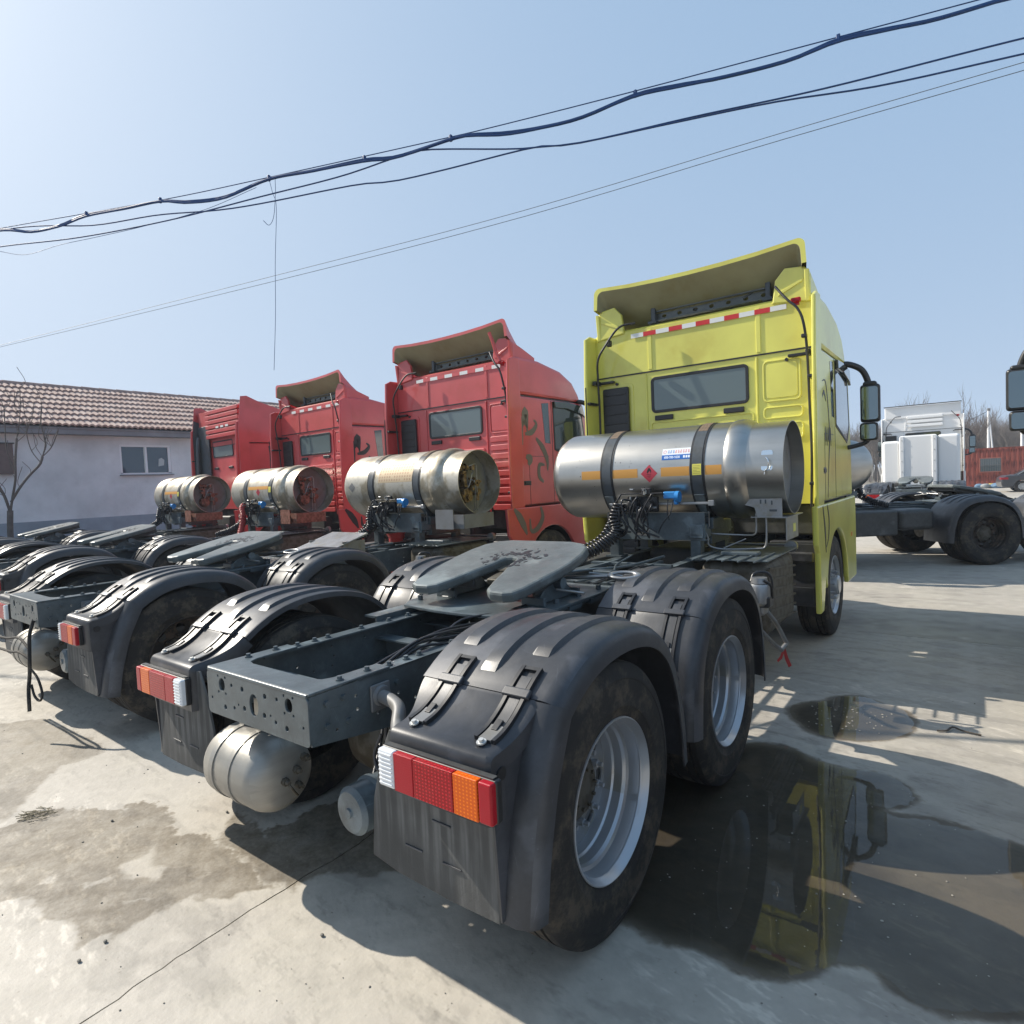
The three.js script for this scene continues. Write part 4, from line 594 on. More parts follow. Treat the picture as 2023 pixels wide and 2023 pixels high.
function cab(t, o) {
  const c = grp(t, 'cab'), pm = o.paint, A = o.style !== 'B';
  part(c, 'cab_shell', G('cshell', () => exZY([[ZB, 1.42], [ZB, 2.915], [-6.06, 2.915], [-6.14, 2.78], [-6.26, 2.05], [-6.30, 1.42]], -1.21, 1.21, 0.035)), pm);
  part(c, 'roof', G('croof', () => exZY([[-4.44, 2.930], [-4.44, 3.41], [-4.47, 3.435], [-4.95, 3.435], [-5.50, 3.35], [-5.82, 3.215], [-5.98, 3.05], [-6.04, 2.930]], -1.20, 1.20, 0.045)), pm);
  part(c, 'roof_seam', G('cseam', () => [B(2.36, 0.014, 1.56, 0, 2.9225, -5.22)]), M.black);
  for (const s of [1, -1]) {
    part(c, 'side_fairing', GS('cfair', s, () => exZY([[-4.47, 1.40], [-4.19, 1.40], [-4.18, 2.0], [-4.20, 2.9], [-4.23, 3.36], [-4.33, 3.41], [-4.47, 3.41]], 1.185, 1.225, 0.014)), pm);
    part(c, 'wheel_arch', GS('carch', s, () => {
      const p = [[-4.06, 1.41], [-4.09, 1.05], [-4.15, 0.97], [-4.165, 0.40], [-4.29, 0.40], [-4.42, 0.70]]; for (let i = 0; i <= 16; i++) { const a = (0.12 + (Math.PI - 0.12) * i / 16); p.push([-5.1 + 0.615 * Math.cos(a), 0.52 + 0.60 * Math.sin(a)]); }
      p.push([-5.74, 0.45], [-6.33, 0.45], [-6.34, 1.1], [-6.31, 1.41]); return exZY(p, 1.185, 1.238, 0.016);
    }), pm);
    part(c, 'door_seam', GS('cdseam', s, () => [B(0.003, 1.45, 0.010, 1.2105, 2.17, -5.20), B(0.003, 0.008, 1.6, 1.2105, 1.436, -5.3), B(0.003, 0.66, 0.006, 1.2105, 1.77, -4.62), B(0.003, 0.006, 0.48, 1.2105, 2.10, -4.86)]), M.black);
    part(c, 'quarter_window', GS('cqw', s, () => [exZY([[-4.96, 2.84], [-5.13, 2.86], [-5.15, 2.28], [-5.02, 2.29]], 1.205, 1.213, 0.002)]), M.glass);
    part(c, 'door_window', GS('cdw', s, () => [exZY([[-5.26, 2.86], [-5.98, 2.84], [-6.10, 2.25], [-5.95, 2.06], [-5.28, 2.22]], 1.205, 1.213, 0.002)]), M.glass);
    part(c, 'window_trim', GS('cwt', s, () => [exZY(shp([[-5.23, 2.885], [-6.0, 2.865], [-6.13, 2.24], [-5.96, 2.03], [-5.25, 2.19]], [[[-5.26, 2.86], [-5.28, 2.22], [-5.95, 2.06], [-6.10, 2.25], [-5.98, 2.84]]]), 1.204, 1.2155)]), M.black);
    part(c, 'wind_deflector', GS('cwd', s, () => exZY([[-5.25, 2.89], [-5.6, 2.90], [-6.02, 2.87], [-6.08, 2.70], [-6.0, 2.74], [-5.6, 2.80], [-5.27, 2.80]], 1.216, 1.245, 0.008)), M.glass);
    part(c, 'door_handle', GS('cdh', s, () => [B(0.02, 0.035, 0.13, 1.216, 1.735, -4.56, 0.008), B(0.012, 0.06, 0.16, 1.212, 1.735, -4.56, 0.005)]), M.black);
    part(c, 'rear_hook', GS('chook', s, () => [B(0.22, 0.03, 0.05, 1.05, 2.86, -4.41, 0.008), B(0.05, 0.05, 0.14, 1.14, 2.86, -4.36, 0.01), CY(0.016, 0.016, 0.03, 'z', 0.92, 2.835, -4.44, 12), B(0.05, 0.03, 0.20, 1.17, 1.62, -4.3, 0.008), B(0.05, 0.03, 0.20, 1.17, 2.62, -4.3, 0.008)]), M.black);
    part(c, 'side_lamp', GS('cslamp', s, () => B(0.012, 0.05, 0.09, 1.240, 0.98, -5.98, 0.004)), M.orange);
    // mirror
    const m = grp(t, 'mirror');
    part(m, 'mirror_housing', GS('mirh', s, () => [B(0.20, 0.43, 0.10, 1.442, 2.47, -6.05, 0.035), B(0.185, 0.205, 0.10, 1.425, 2.150, -6.05, 0.035), B(0.14, 0.06, 0.12, 1.44, 2.69, -6.06, 0.03)]), M.black);
    part(m, 'mirror_glass', GS('mirg', s, () => [exXY(rrect(1.362, 1.522, 2.285, 2.655, 0.03), -6.004, -5.998), exXY(rrect(1.35, 1.50, 2.068, 2.232, 0.03), -6.004, -5.998)]), M.mirrorDark);
    part(m, 'mirror_arm', GS('mira', s, () => [TB([[1.14, 2.93, -5.95], [1.24, 2.93, -5.98], [1.36, 2.86, -6.04], [1.42, 2.72, -6.06], [1.43, 2.60, -6.06]], 0.035, 24, 8)]), M.black);
    part(m, 'mirror_arm', GS('mira2', s, () => [TB([[1.20, 1.98, -6.02], [1.30, 2.00, -6.05], [1.40, 2.04, -6.06], [1.43, 2.15, -6.06]], 0.026, 20, 8)]), M.black);
  }
  // rear wall
  const wy = A ? 0 : 0.20;
  part(c, 'rear_window', G('crwin', () => [exXY(rrect(-0.475, 0.525, 2.485, 2.825, 0.035), ZB - 0.004, ZB + 0.006)]), o.winM || M.glass).position.y = wy;
  part(c, 'window_seal', G('crseal', () => [frame(-0.505, 0.555, 2.455, 2.855, 0.055, 0.032, ZB - 0.002, ZB + 0.014, 0.004)]), M.black).position.y = wy;
  for (const x of [-0.36, 0.40]) part(c, 'window_handle', G('crh' + x, () => B(0.21, 0.055, 0.025, x, 2.398, ZB + 0.012, 0.008)), M.black);
  if (A) {
    part(c, 'raised_panel', G('crpan', () => [frame(0.69, 1.045, 2.44, 2.85, 0.05, 0.016, ZB - 0.002, ZB + 0.012, 0.004), exXY(rrect(0.72, 1.015, 2.475, 2.815, 0.04), ZB - 0.002, ZB + 0.008, 0.003), B(0.018, 1.6, 0.022, 0.635, 2.10, ZB + 0.006, 0.006), B(0.018, 1.6, 0.016, -0.56, 2.10, ZB + 0.004, 0.006), exXY(rrect(-1.14, -0.72, 1.3, 2.83, 0.05), ZB - 0.002, ZB + 0.008, 0.003)]), pm);
    if (o.louvre) for (let i = 0; i < 9; i++) { const y = 2.36 - i * 0.118; part(c, 'pressed_rib', G('louvR', () => [exXY(rrect(0.69, 1.06, -0.042, 0.042, 0.03), ZB - 0.002, ZB + 0.022, 0.009)]), pm).position.y = y; if (i > 0) part(c, 'pressed_rib', G('louvM', () => [exXY(rrect(-0.50, 0.58, -0.042, 0.042, 0.03), ZB - 0.002, ZB + 0.018, 0.008)]), pm).position.y = y - 0.03; }
    else for (const [x0, x1, y0, y1] of [[0.69, 1.06, 2.27, 2.39], [0.69, 1.06, 2.06, 2.23], [-0.52, 0.60, 2.10, 2.36]]) part(c, 'pressed_panel', [frame(x0, x1, y0, y1, 0.04, 0.014, ZB - 0.002, ZB + 0.012, 0.004)], pm);
    for (const x of [-0.50, 0.66]) part(c, 'roof_rib', G('crrib' + x, () => B(0.045, 0.44, 0.012, x, 3.165, -4.437, 0.005)), pm);
    part(c, 'air_intake', G('cint', () => { const l = [B(0.33, 1.42, 0.05, -0.93, 2.08, ZB + 0.03, 0.03)]; for (let i = 0; i < 12; i++) l.push(B(0.28, 0.02, 0.012, -0.93, 1.5 + i * 0.11, ZB + 0.058, 0.005)); return l; }), M.black);
    if (o.shroud) { part(c, 'raised_roof', G('hiroof', () => exZY([[-4.40, 3.40], [-4.40, 3.80], [-4.7, 3.86], [-5.2, 3.74], [-5.6, 3.50], [-5.75, 3.40]], -1.13, 1.13, 0.03)), pm); part(c, 'roof_lip', G('hilip', () => [B(2.3, 0.03, 0.10, 0, 3.83, -4.37, 0.01)]), M.chassisDark); for (let i = 0; i < 3; i++) part(c, 'pressed_rib', G('hirib', () => exXY(rrect(-0.45, 0.62, -0.05, 0.05, 0.02), -4.42, -4.36, 0.015)), pm).position.y = 3.1 + i * 0.15; } else deflector(c, pm);
    const rsl = -4.440;
    for (let i = 0; i < 11; i++) { const w = 0.15, x = -0.72 + w / 2 + i * w; if (x > 1.0) break; const m = part(c, i % 2 ? 'red_reflector' : 'white_reflector', G('refl', () => B(0.15, 0.048, 0.004, 0, 0, 0)), o.faded && i % 2 ? pm : i % 2 ? M.reflRed : M.reflWhite); m.position.set(x, 3.345, rsl + 0.011); }
    part(c, 'marker_lamp', G('cmark', () => [B(0.09, 0.045, 0.05, 1.04, 3.36, -4.32, 0.015), B(0.05, 0.03, 0.03, 1.04, 3.33, -4.34, 0.006)]), M.lensRed);
    part(c, 'cab_cable', G('ccab', () => [TB([[0.86, 3.52, -4.30], [0.98, 3.36, -4.24], [1.07, 3.26, -4.22], [1.12, 3.12, -4.22], [1.14, 2.85, -4.26], [1.15, 2.3, -4.28], [1.16, 1.9, -4.27], [1.15, 1.4, -4.26]], 0.013, 60, 6), TB([[-0.62, 3.46, -4.34], [-0.80, 3.44, -4.30], [-0.95, 3.25, -4.24], [-1.05, 3.1, -4.24], [-1.08, 2.88, -4.28], [-1.10, 2.5, -4.33], [-1.12, 1.8, -4.36]], 0.013, 60, 6), TB([[-1.18, 2.8, -4.16], [-1.175, 2.2, -4.15], [-1.175, 1.5, -4.15]], 0.008, 20), B(0.05, 0.07, 0.05, -0.93, 3.28, -4.30, 0.01), B(0.05, 0.035, 0.05, 1.12, 3.0, -4.25, 0.008)]), M.black);
    if (o.wrap) part(c, 'orange_wrap', G('cwrap', () => TB([[0.95, 3.75, -4.20], [0.99, 3.62, -4.22], [1.02, 3.48, -4.24], [1.08, 3.36, -4.25]], 0.022, 20)), M.red);
  } else {
    for (const s of [1, -1]) part(c, 'tall_side_fairing', GS('tfair', s, () => exZY([[-4.50, 1.42], [-4.24, 1.42], [-4.26, 3.2], [-4.36, 3.94], [-4.5, 3.96], [-4.8, 3.84], [-5.3, 3.70], [-5.3, 2.92], [-4.5, 2.92]], 1.226, 1.252, 0.01)), pm);
    part(c, 'fairing_lining', G('tlin', () => [exZY([[-4.46, 1.45], [-4.27, 1.45], [-4.26, 3.2], [-4.3, 3.62], [-4.46, 3.56]], -1.184, -1.175), TB([[-1.10, 1.5, -4.30], [-1.08, 2.4, -4.30], [-1.08, 2.9, -4.32], [-1.10, 3.2, -4.36]], 0.05, 30, 8)]), M.strap);
    for (let i = 0; i < 6; i++) part(c, 'pressed_rib', G('louvB', () => [exXY(rrect(-0.60, 1.10, -0.045, 0.045, 0.03), -4.40, -4.335, 0.012)]), pm).position.y = 3.16 + i * 0.115;
    part(c, 'raised_roof', G('hiroof', () => exZY([[-4.40, 3.40], [-4.40, 3.80], [-4.7, 3.86], [-5.2, 3.74], [-5.6, 3.50], [-5.75, 3.40]], -1.13, 1.13, 0.03)), pm);
    part(c, 'rear_shield', G('shB', () => [B(0.55, 3.4 - 1.5, 0.03, -0.86, 2.5, -4.40, 0.01)]), M.strap);
    for (const x of [-0.45, -0.2, 0.05]) part(c, 'white_reflector', G('refl', () => B(0.15, 0.048, 0.004, 0, 0, 0)), M.reflWhite).position.set(x + 0.5, 3.36, -4.33);
  }
  if (o.decal) part(c, 'side_graphic', [ribbon([[-4.30, 2.42, 0.02], [-4.42, 2.62, 0.10], [-4.46, 2.45, 0.07], [-4.48, 2.25, 0.02]], 0.1, 1.2105), ribbon([[-4.50, 2.50, 0.02], [-4.58, 2.72, 0.09], [-4.60, 2.56, 0.06], [-4.60, 2.44, 0.02]], 0.1, 1.2105), ribbon([[-4.55, 2.40, 0.03], [-4.72, 2.44, 0.06], [-4.82, 2.55, 0.05], [-4.76, 2.60, 0.02]], 0.1, 1.2105), ribbon([[-4.80, 2.35, 0.03], [-4.95, 2.22, 0.07], [-5.05, 2.05, 0.06], [-5.05, 1.9, 0.02]], 0.1, 1.2105), ribbon([[-4.55, 2.10, 0.04], [-4.64, 2.06, 0.09], [-4.60, 1.98, 0.04]], 0.1, 1.2105), ribbon([[-4.98, 1.98, 0.02], [-4.86, 1.98, 0.05], [-4.84, 1.82, 0.05], [-4.94, 1.74, 0.03]], 0.1, 1.2105)], o.decal);
  if (o.decal) part(c, 'lower_graphic', [ribbon([[-4.20, 1.40, 0.03], [-4.30, 1.30, 0.08], [-4.40, 1.16, 0.08], [-4.46, 1.04, 0.02]], 0.1, 1.239), ribbon([[-4.80, 1.40, 0.03], [-4.84, 1.25, 0.06], [-4.70, 1.10, 0.06], [-4.56, 1.08, 0.04], [-4.54, 1.25, 0.02]], 0.1, 1.239)], o.decal);
  if (o.script) part(c, 'side_script', [...[0, 1, 2, 3].flatMap((i) => [ribbon([[-4.62 - i * 0.09, 2.02, 0.006], [-4.66 - i * 0.09, 2.16, 0.012], [-4.68 - i * 0.09, 1.98, 0.006]], 0.1, 1.2105)]), ribbon([[-4.55, 2.6, 0.004], [-4.70, 2.62, 0.02], [-4.82, 2.40, 0.02], [-4.88, 2.1, 0.03], [-4.80, 1.75, 0.012], [-4.74, 1.46, 0.006]], 0.1, 1.2105), ribbon([[-4.5, 2.42, 0.006], [-4.62, 2.5, 0.03], [-4.72, 2.42, 0.008]], 0.1, 1.2105)], M.decalBlack);
  if (o.script) part(c, 'lower_script', [ribbon([[-4.3, 1.40, 0.012], [-4.38, 1.2, 0.04], [-4.42, 0.95, 0.012]], 0.1, 1.239), ribbon([[-4.52, 1.40, 0.014], [-4.60, 1.25, 0.03], [-4.55, 1.08, 0.02], [-4.45, 1.0, 0.006]], 0.1, 1.239)], M.decalBlack);
}
function lowerGear(t) {
  part(t, 'engine', G('eng', () => [B(0.70, 0.62, 1.7, 0, 0.95, -5.2, 0.05), B(0.5, 0.4, 0.9, 0, 0.85, -4.1, 0.08), B(2.28, 0.30, 1.75, 0, 1.26, -5.37, 0.02)]), M.chassisDark);
  part(t, 'front_bumper', G('bump', () => [B(2.44, 0.60, 0.22, 0, 0.72, -6.34, 0.05), B(2.30, 0.5, 0.08, 0, 1.3, -6.33, 0.02)]), M.plastic);
  part(t, 'front_axle', G('faxle', () => [B(1.9, 0.12, 0.12, 0, 0.50, -5.1, 0.02), B(0.1, 0.10, 1.5, 0.42, 0.66, -5.1, 0.02), B(0.1, 0.10, 1.5, -0.42, 0.66, -5.1, 0.02)]), M.chassisDark);
  for (const s of [1, -1]) part(t, 'inner_mudguard', GS('imud', s, () => [B(0.44, 0.62, 0.03, 0.93, 0.72, -4.42, 0.01), B(0.40, 0.04, 0.30, 0.93, 1.03, -4.56, 0.01), B(0.42, 0.10, 0.06, 0.93, 0.90, -4.38, 0.02), B(0.40, 0.16, 0.02, 0.93, 0.52, -4.40, 0.005)]), M.plastic);
  part(t, 'cab_support_bar', G('csup', () => [rod([0.22, 1.02, -3.98], [1.05, 1.03, -3.98], 0.012), rod([0.45, 1.065, -3.98], [0.98, 1.07, -3.98], 0.010), CY(0.055, 0.055, 0.05, 'z', 1.03, 1.055, -3.96, 20), CY(0.022, 0.022, 0.06, 'z', 1.03, 1.055, -3.95, 12)]), M.galv);
  const mf = grp(t, 'muffler');
  part(mf, 'muffler_body', G('mufb', () => [B(0.55, 0.62, 0.95, 0.80, 0.73, -3.42, 0.10)]), M.dirtyMetal);
  for (let i = 0; i < 6; i++) part(mf, 'pressed_rib', G('mufr', () => [bar([1.076, -0.03, -3.86], [1.076, 0.06, -3.0], 0.014, 0.016)]), M.dirtyMetal).position.y = 0.50 + i * 0.085;
  part(mf, 'heat_shield', G('mufh', () => [B(0.62, 0.012, 1.0, 0.78, 1.052, -3.40, 0.004), B(0.30, 0.03, 0.12, 0.80, 1.075, -3.2, 0.008), ...[0, 1, 2, 3, 4].map((i) => B(0.012, 0.012, 0.62, 0.55 + i * 0.12, 1.066, -2.75 - 0.3, 0.003))]), M.chassis);
  const pu = grp(t, 'filter_unit');
  part(pu, 'filter_can', G('fcan', () => [crease(LX([[0, -0.09], [0.06, -0.09], [0.075, -0.07], [0.078, 0.05], [0.07, 0.07], [0, 0.075]].reverse(), 24).rotateZ(Math.PI / 2).translate(1.10, 0.86, -2.62), 0.6), CY(0.06, 0.055, 0.04, 'y', 1.10, 0.955, -2.62, 20), B(0.12, 0.10, 0.14, 1.08, 0.74, -2.66, 0.03)]), M.galv);
  part(pu, 'filter_hose', G('fhose', () => [TB([[1.04, 0.94, -2.62], [1.06, 1.0, -2.66], [1.14, 0.99, -2.72], [1.16, 0.88, -2.74], [1.12, 0.78, -2.74]], 0.011, 24), TB([[1.14, 0.96, -2.58], [1.18, 0.92, -2.62], [1.18, 0.82, -2.66]], 0.01, 16), B(0.16, 0.09, 0.13, 1.10, 0.80, -2.64, 0.02)]), M.black);
  part(pu, 'step_bracket', G('stepb', () => [TB([[1.05, 0.70, -2.50], [1.10, 0.62, -2.55], [1.17, 0.46, -2.72], [1.20, 0.40, -2.80]], 0.016, 24, 8), TB([[1.10, 0.72, -2.74], [1.16, 0.60, -2.82], [1.20, 0.46, -2.90], [1.21, 0.42, -2.93]], 0.016, 24, 8), rod([1.20, 0.40, -2.79], [1.21, 0.42, -2.94], 0.017)]), M.greyPaint);
  for (const [n, x] of [['side_box', -1]]) part(t, n, G('sbox', () => [B(0.5, 0.42, 0.9, -0.83, 0.76, -3.3, 0.03), B(0.5, 0.36, 0.6, -0.80, 0.80, -2.5, 0.08)]), M.chassisDark);
  part(t, 'deck_bars', G('deckb', () => [B(0.03, 0.02, 1.2, 0.20, 1.012, -2.35), B(0.03, 0.02, 1.2, -0.20, 1.012, -2.35), B(0.75, 0.02, 0.05, 0, 1.008, -1.80), B(0.75, 0.02, 0.05, 0, 1.008, -2.75), TB([[-0.3, 1.03, -1.7], [-0.1, 1.04, -2.1], [0.1, 1.03, -2.5], [0.2, 1.05, -3.0]], 0.012, 20), TB([[0.1, 1.03, -1.65], [0.15, 1.03, -2.1], [0.0, 1.04, -2.5], [-0.1, 1.05, -3.0]], 0.009, 20), B(0.16, 0.05, 0.10, 0.10, 1.03, -2.1, 0.01)]), M.chassis);
}
function truck(o) {
  const t = thing('tractor_truck', o.label, 'truck', 'tractor units parked in the yard');
  t.position.set(o.x, 0, o.z); t.rotation.y = o.yaw || 0;
  chassis(t, o); fifthWheel(t, o.plate || M.plate);
  const ang = o.ang || 0.2;
  for (const s of [1, -1]) {
    rearWheel(t, s, 0, o.rim, ang); rearWheel(t, s, -1.4, o.rim, ang * 2.1); frontWheel(t, s, -5.1, o.rim);
    fender(t, s, 0, true); fender(t, s, -1.4, false); lampParts(t, s, o.lamp || 0.505);
  }
  cab(t, o); lowerGear(t);
  if (o.shroud) tankShroud(t); else gasTank(t, o);
  return t;
}
function tankShroud(t) {
  const k = grp(t, 'white_tank_shroud');
  part(k, 'side_cover', [B(0.52, 1.5, 0.75, -0.86, 1.82, -3.72, 0.10)], M.white); part(k, 'side_cover', [B(0.62, 1.66, 0.75, 0.80, 1.87, -3.72, 0.10)], M.white);
  const p = rrect(-0.60, 0.49, 0.98, 2.72, 0.08), ar = []; for (let i = 0; i <= 12; i++) { const a = i / 12 * Math.PI; ar.push([-0.05 + 0.23 * Math.cos(a), 1.48 + 0.24 * Math.sin(a)]); } ar.push([-0.28, 1.0], [0.18, 1.0]);
  part(k, 'centre_cover', [exXY(shp(p, [ar.reverse()]), -3.6, -3.26, 0.05), B(1.0, 1.66, 0.3, -0.05, 1.9, -3.8, 0.05)], M.white);
  part(k, 'cover_strip', [B(0.13, 1.70, 0.05, -0.52, 1.85, -3.245, 0.02), B(0.13, 1.70, 0.05, 0.41, 1.85, -3.245, 0.02)], M.white);
  part(k, 'cover_bolts', [-0.52, 0.41].flatMap((x) => [0, 1, 2, 3, 4].map((i) => CY(0.02, 0.018, 0.015, 'z', x, 1.12 + i * 0.36, -3.212, 10))), M.bolt);
  part(k, 'arch_shade_sheet', [B(0.44, 0.72, 0.02, -0.05, 1.37, -3.62)], M.black);  // black sheet stands in for the shade inside the arch opening
  part(k, 'carrier', [B(1.9, 0.10, 0.6, 0, 1.02, -3.65, 0.02), B(2.2, 0.3, 0.3, 0, 1.12, -4.0, 0.05)], M.chassisDark);
}
// ------------------------------------------------------------------ trucks
truck({ x: 0, z: 0, yaw: 0, paint: M.yellow, rim: M.rim, steel: M.steel, decals: true, script: true, winM: M.glassLight, label: 'yellow tractor unit with shiny steel gas tank, standing beside the big puddle', ang: 0.35 });
truck({ x: -3.774, z: -0.213, yaw: -0.020, paint: M.red, rim: M.rimOld, steel: M.steelOld, text: true, valves: M.brass, tray: 'box', louvre: true, decal: M.decal, faded: true, wrap: true, lamp: 0.36, winM: M.glassLight, label: 'red tractor unit parked next to the yellow one, its weathered tank showing brass valves', ang: 0.5 });
truck({ x: -8.1, z: -0.8, yaw: -0.052, paint: M.red, rim: M.rimOld, steel: M.steelOld, valves: M.copper, tray: 'box', trayM: M.copper, louvre: true, decal: M.decalBlack, faded: true, redCoil: true, winM: M.glassLight, label: 'middle red tractor unit of the three, with a red coiled hose below its tank', ang: 0.9 });
truck({ x: -12.2, z: -1.1, yaw: -0.07, paint: M.red, rim: M.rimOld, steel: M.steelOld, valves: M.copper, tray: 'box', trayM: M.copper, style: 'B', winM: M.glassLight, label: 'red tractor unit with tall side fairings, closest to the white tiled building', ang: 1.3 });
truck({ x: 2.99, z: -12.75, yaw: 2.214, paint: M.white, rim: M.rimOld, steel: M.steel, label: 'dark tractor unit parked crosswise behind the yellow truck, its black chassis side on', ang: 0.7 });
truck({ x: 0.95, z: -19.85, yaw: 0, paint: M.white, rim: M.rimOld, steel: M.steel, shroud: true, louvre: true, faded: true, label: 'white tractor unit with a boxy white tank cover, facing away near the rust red container', ang: 0.1 });
truck({ x: 4.19, z: -0.1, yaw: 0, paint: M.white, rim: M.rimOld, steel: M.steel, label: 'white tractor unit of which only the black door mirror comes into view', ang: 0.6 });
// ------------------------------------------------------------------ tiled building
{
  const b = thing('building', 'low white rendered building with a brown tiled roof behind the red trucks', 'building');
  const wallM = mat([0.86, 0.89, 0.91], 0.9, { map: rep(tPlaster, 0.22), bumpMap: rep(tFine, 1.5), bumpScale: 0.003 }), dadoM = mat([0.36, 0.42, 0.48], 0.9, { map: rep(tPlaster, 0.3) }), fasM = mat([0.30, 0.30, 0.32], 0.8, { map: rep(tPlaster, 0.4) });
  const Z0 = -11.3, Z1 = 10, XW = -17.5, XR = -20.3;
  part(b, 'wall', [exXY(shp([[0, 0], [Z1 - Z0, 0], [Z1 - Z0, 3.62], [0, 3.62]], [[[Z1 + 5.44, 2.48], [Z1 + 5.44, 3.36], [Z1 + 6.86, 3.36], [Z1 + 6.86, 2.48]]]), 0, 0.25).rotateY(Math.PI / 2).translate(XW - 0.25, 0, Z1), B(5.2, 3.62, 0.25, -20.3, 1.81, Z0 + 0.125), B(5.2, 3.62, 0.25, -20.3, 1.81, Z1 - 0.125), exXY([[-17.55, 3.62], [-20.3, 5.15], [-23.05, 3.62]], Z0, Z0 + 0.2)], wallM);
  part(b, 'dado', [B(0.02, 1.28, Z1 - Z0 - 0.02, XW + 0.008, 0.64, (Z0 + Z1) / 2)], dadoM);
  part(b, 'fascia', [B(0.5, 0.18, Z1 - Z0, XW + 0.12, 3.68, (Z0 + Z1) / 2)], fasM);
  const w = grp(b, 'window');
  part(w, 'window_frame', [B(0.06, 0.06, 1.42, XW - 0.04, 3.33, -6.15), B(0.06, 0.05, 1.42, XW - 0.04, 2.505, -6.15), B(0.06, 0.80, 0.05, XW - 0.04, 2.91, -5.465), B(0.06, 0.80, 0.08, XW - 0.04, 2.91, -6.82), B(0.06, 0.80, 0.06, XW - 0.035, 2.91, -6.15)], mat([0.72, 0.74, 0.76], 0.5));
  for (const z of [-5.80, -6.47]) part(w, 'window_pane', [B(0.006, 0.78, 0.62, XW - 0.05, 2.92, z)], mat([0.03, 0.055, 0.085], 0.05, { clearcoat: 1, clearcoatRoughness: 0.02 }));
  part(w, 'paper_on_glass', [exXY([[0, 0], [0.16, 0.03], [0.18, 0.20], [0.10, 0.26], [0.02, 0.22]], 0, 0.003).rotateY(Math.PI / 2).translate(XW - 0.044, 2.72, -6.5)], mat([0.45, 0.5, 0.5], 0.8));
  part(w, 'window_sill', [B(0.10, 0.03, 1.5, XW + 0.03, 2.465, -6.15, 0.006)], fasM);
  const sl = Math.atan2(5.31 - 3.80, 3.2), L = Math.hypot(3.2, 1.51);
  part(b, 'roof_deck', [B(L, 0.05, Z1 - Z0 + 0.3, 0, 0, 0, 0, [0, 0, -sl]).translate(XW + 0.4 - 1.6, (3.80 + 5.31) / 2 - 0.06, (Z0 + Z1) / 2), B(L, 0.05, Z1 - Z0 + 0.3, 0, 0, 0, 0, [0, 0, sl]).translate(XR - 1.6, (3.80 + 5.31) / 2 - 0.06, (Z0 + Z1) / 2)], fasM);
  const tileG = [0, 1, 2].map((v) => { const pts = [], n = 12, W = 0.31, T = 0.52; for (const [u, lift] of [[0, 0.075], [1, 0.015]]) { const row = []; for (let i = 0; i <= n; i++) { const a = i / n, h = 0.045 * Math.pow(Math.abs(Math.sin(a * 2 * Math.PI)), 0.8); row.push([-u * T + 0.0, h + lift + v * 0.004 * (u - 0.5), (a - 0.5) * W]); } pts.push(row); } const front = pts[0].map((p) => [p[0] - 0.002, p[1] - 0.055, p[2]]); return mg(loft([front, pts[0], pts[1]], false, 0.7)); });
  const tm = [[0.51, 0.365, 0.315], [0.48, 0.335, 0.285], [0.55, 0.41, 0.36], [0.45, 0.31, 0.27]].map((c) => mat(c, 0.85, { map: rep(tPlaster, 1.1) }));
  const rest = []; const rows = 8, tl = L / rows; let q = 7;
  for (let r = 0; r < rows; r++) for (let i = 0; i < 75; i++) {
    const z = Z1 - 0.15 - i * 0.31, s = r * tl, x = XW + 0.42 - s * Math.cos(sl), y = 3.80 + s * Math.sin(sl) - 0.03; q = (q * 16807) % 2147483647;
    const g = tileG[q % 3]; if (z < -1.9 && z > -11.4) { const m = part(b, 'roof_tile', g, tm[(q >> 3) % 4]); m.position.set(x, y, z); m.rotation.z = -sl; } else { const c = g.clone(); c.rotateZ(-sl); c.translate(x, y, z); rest.push(c); }
  }
  part(b, 'roof_tiles', mergeGeometries(rest), tm[0], 'stuff');
  part(b, 'ridge', [...Array(46).keys()].map((i) => CY(0.10, 0.115, 0.52, 'z', XR, 5.30, Z1 - 0.3 - i * 0.5, 12)), tm[3]);
  const bx = thing('wall_panel', 'brown metal panel fixed to the white wall behind the bare sapling', 'panel');
  part(bx, 'panel_board', [B(0.12, 0.78, 1.5, XW + 0.09, 2.93, -2.17, 0.01)], mat([0.19, 0.14, 0.13], 0.7, { map: rep(tPlaster, 1) })); part(bx, 'panel_frame', [B(0.16, 0.03, 1.56, XW + 0.10, 3.33, -2.17), B(0.03, 0.16, 0.03, XW + 0.02, 3.40, -2.6)], M.chassisDark);
}
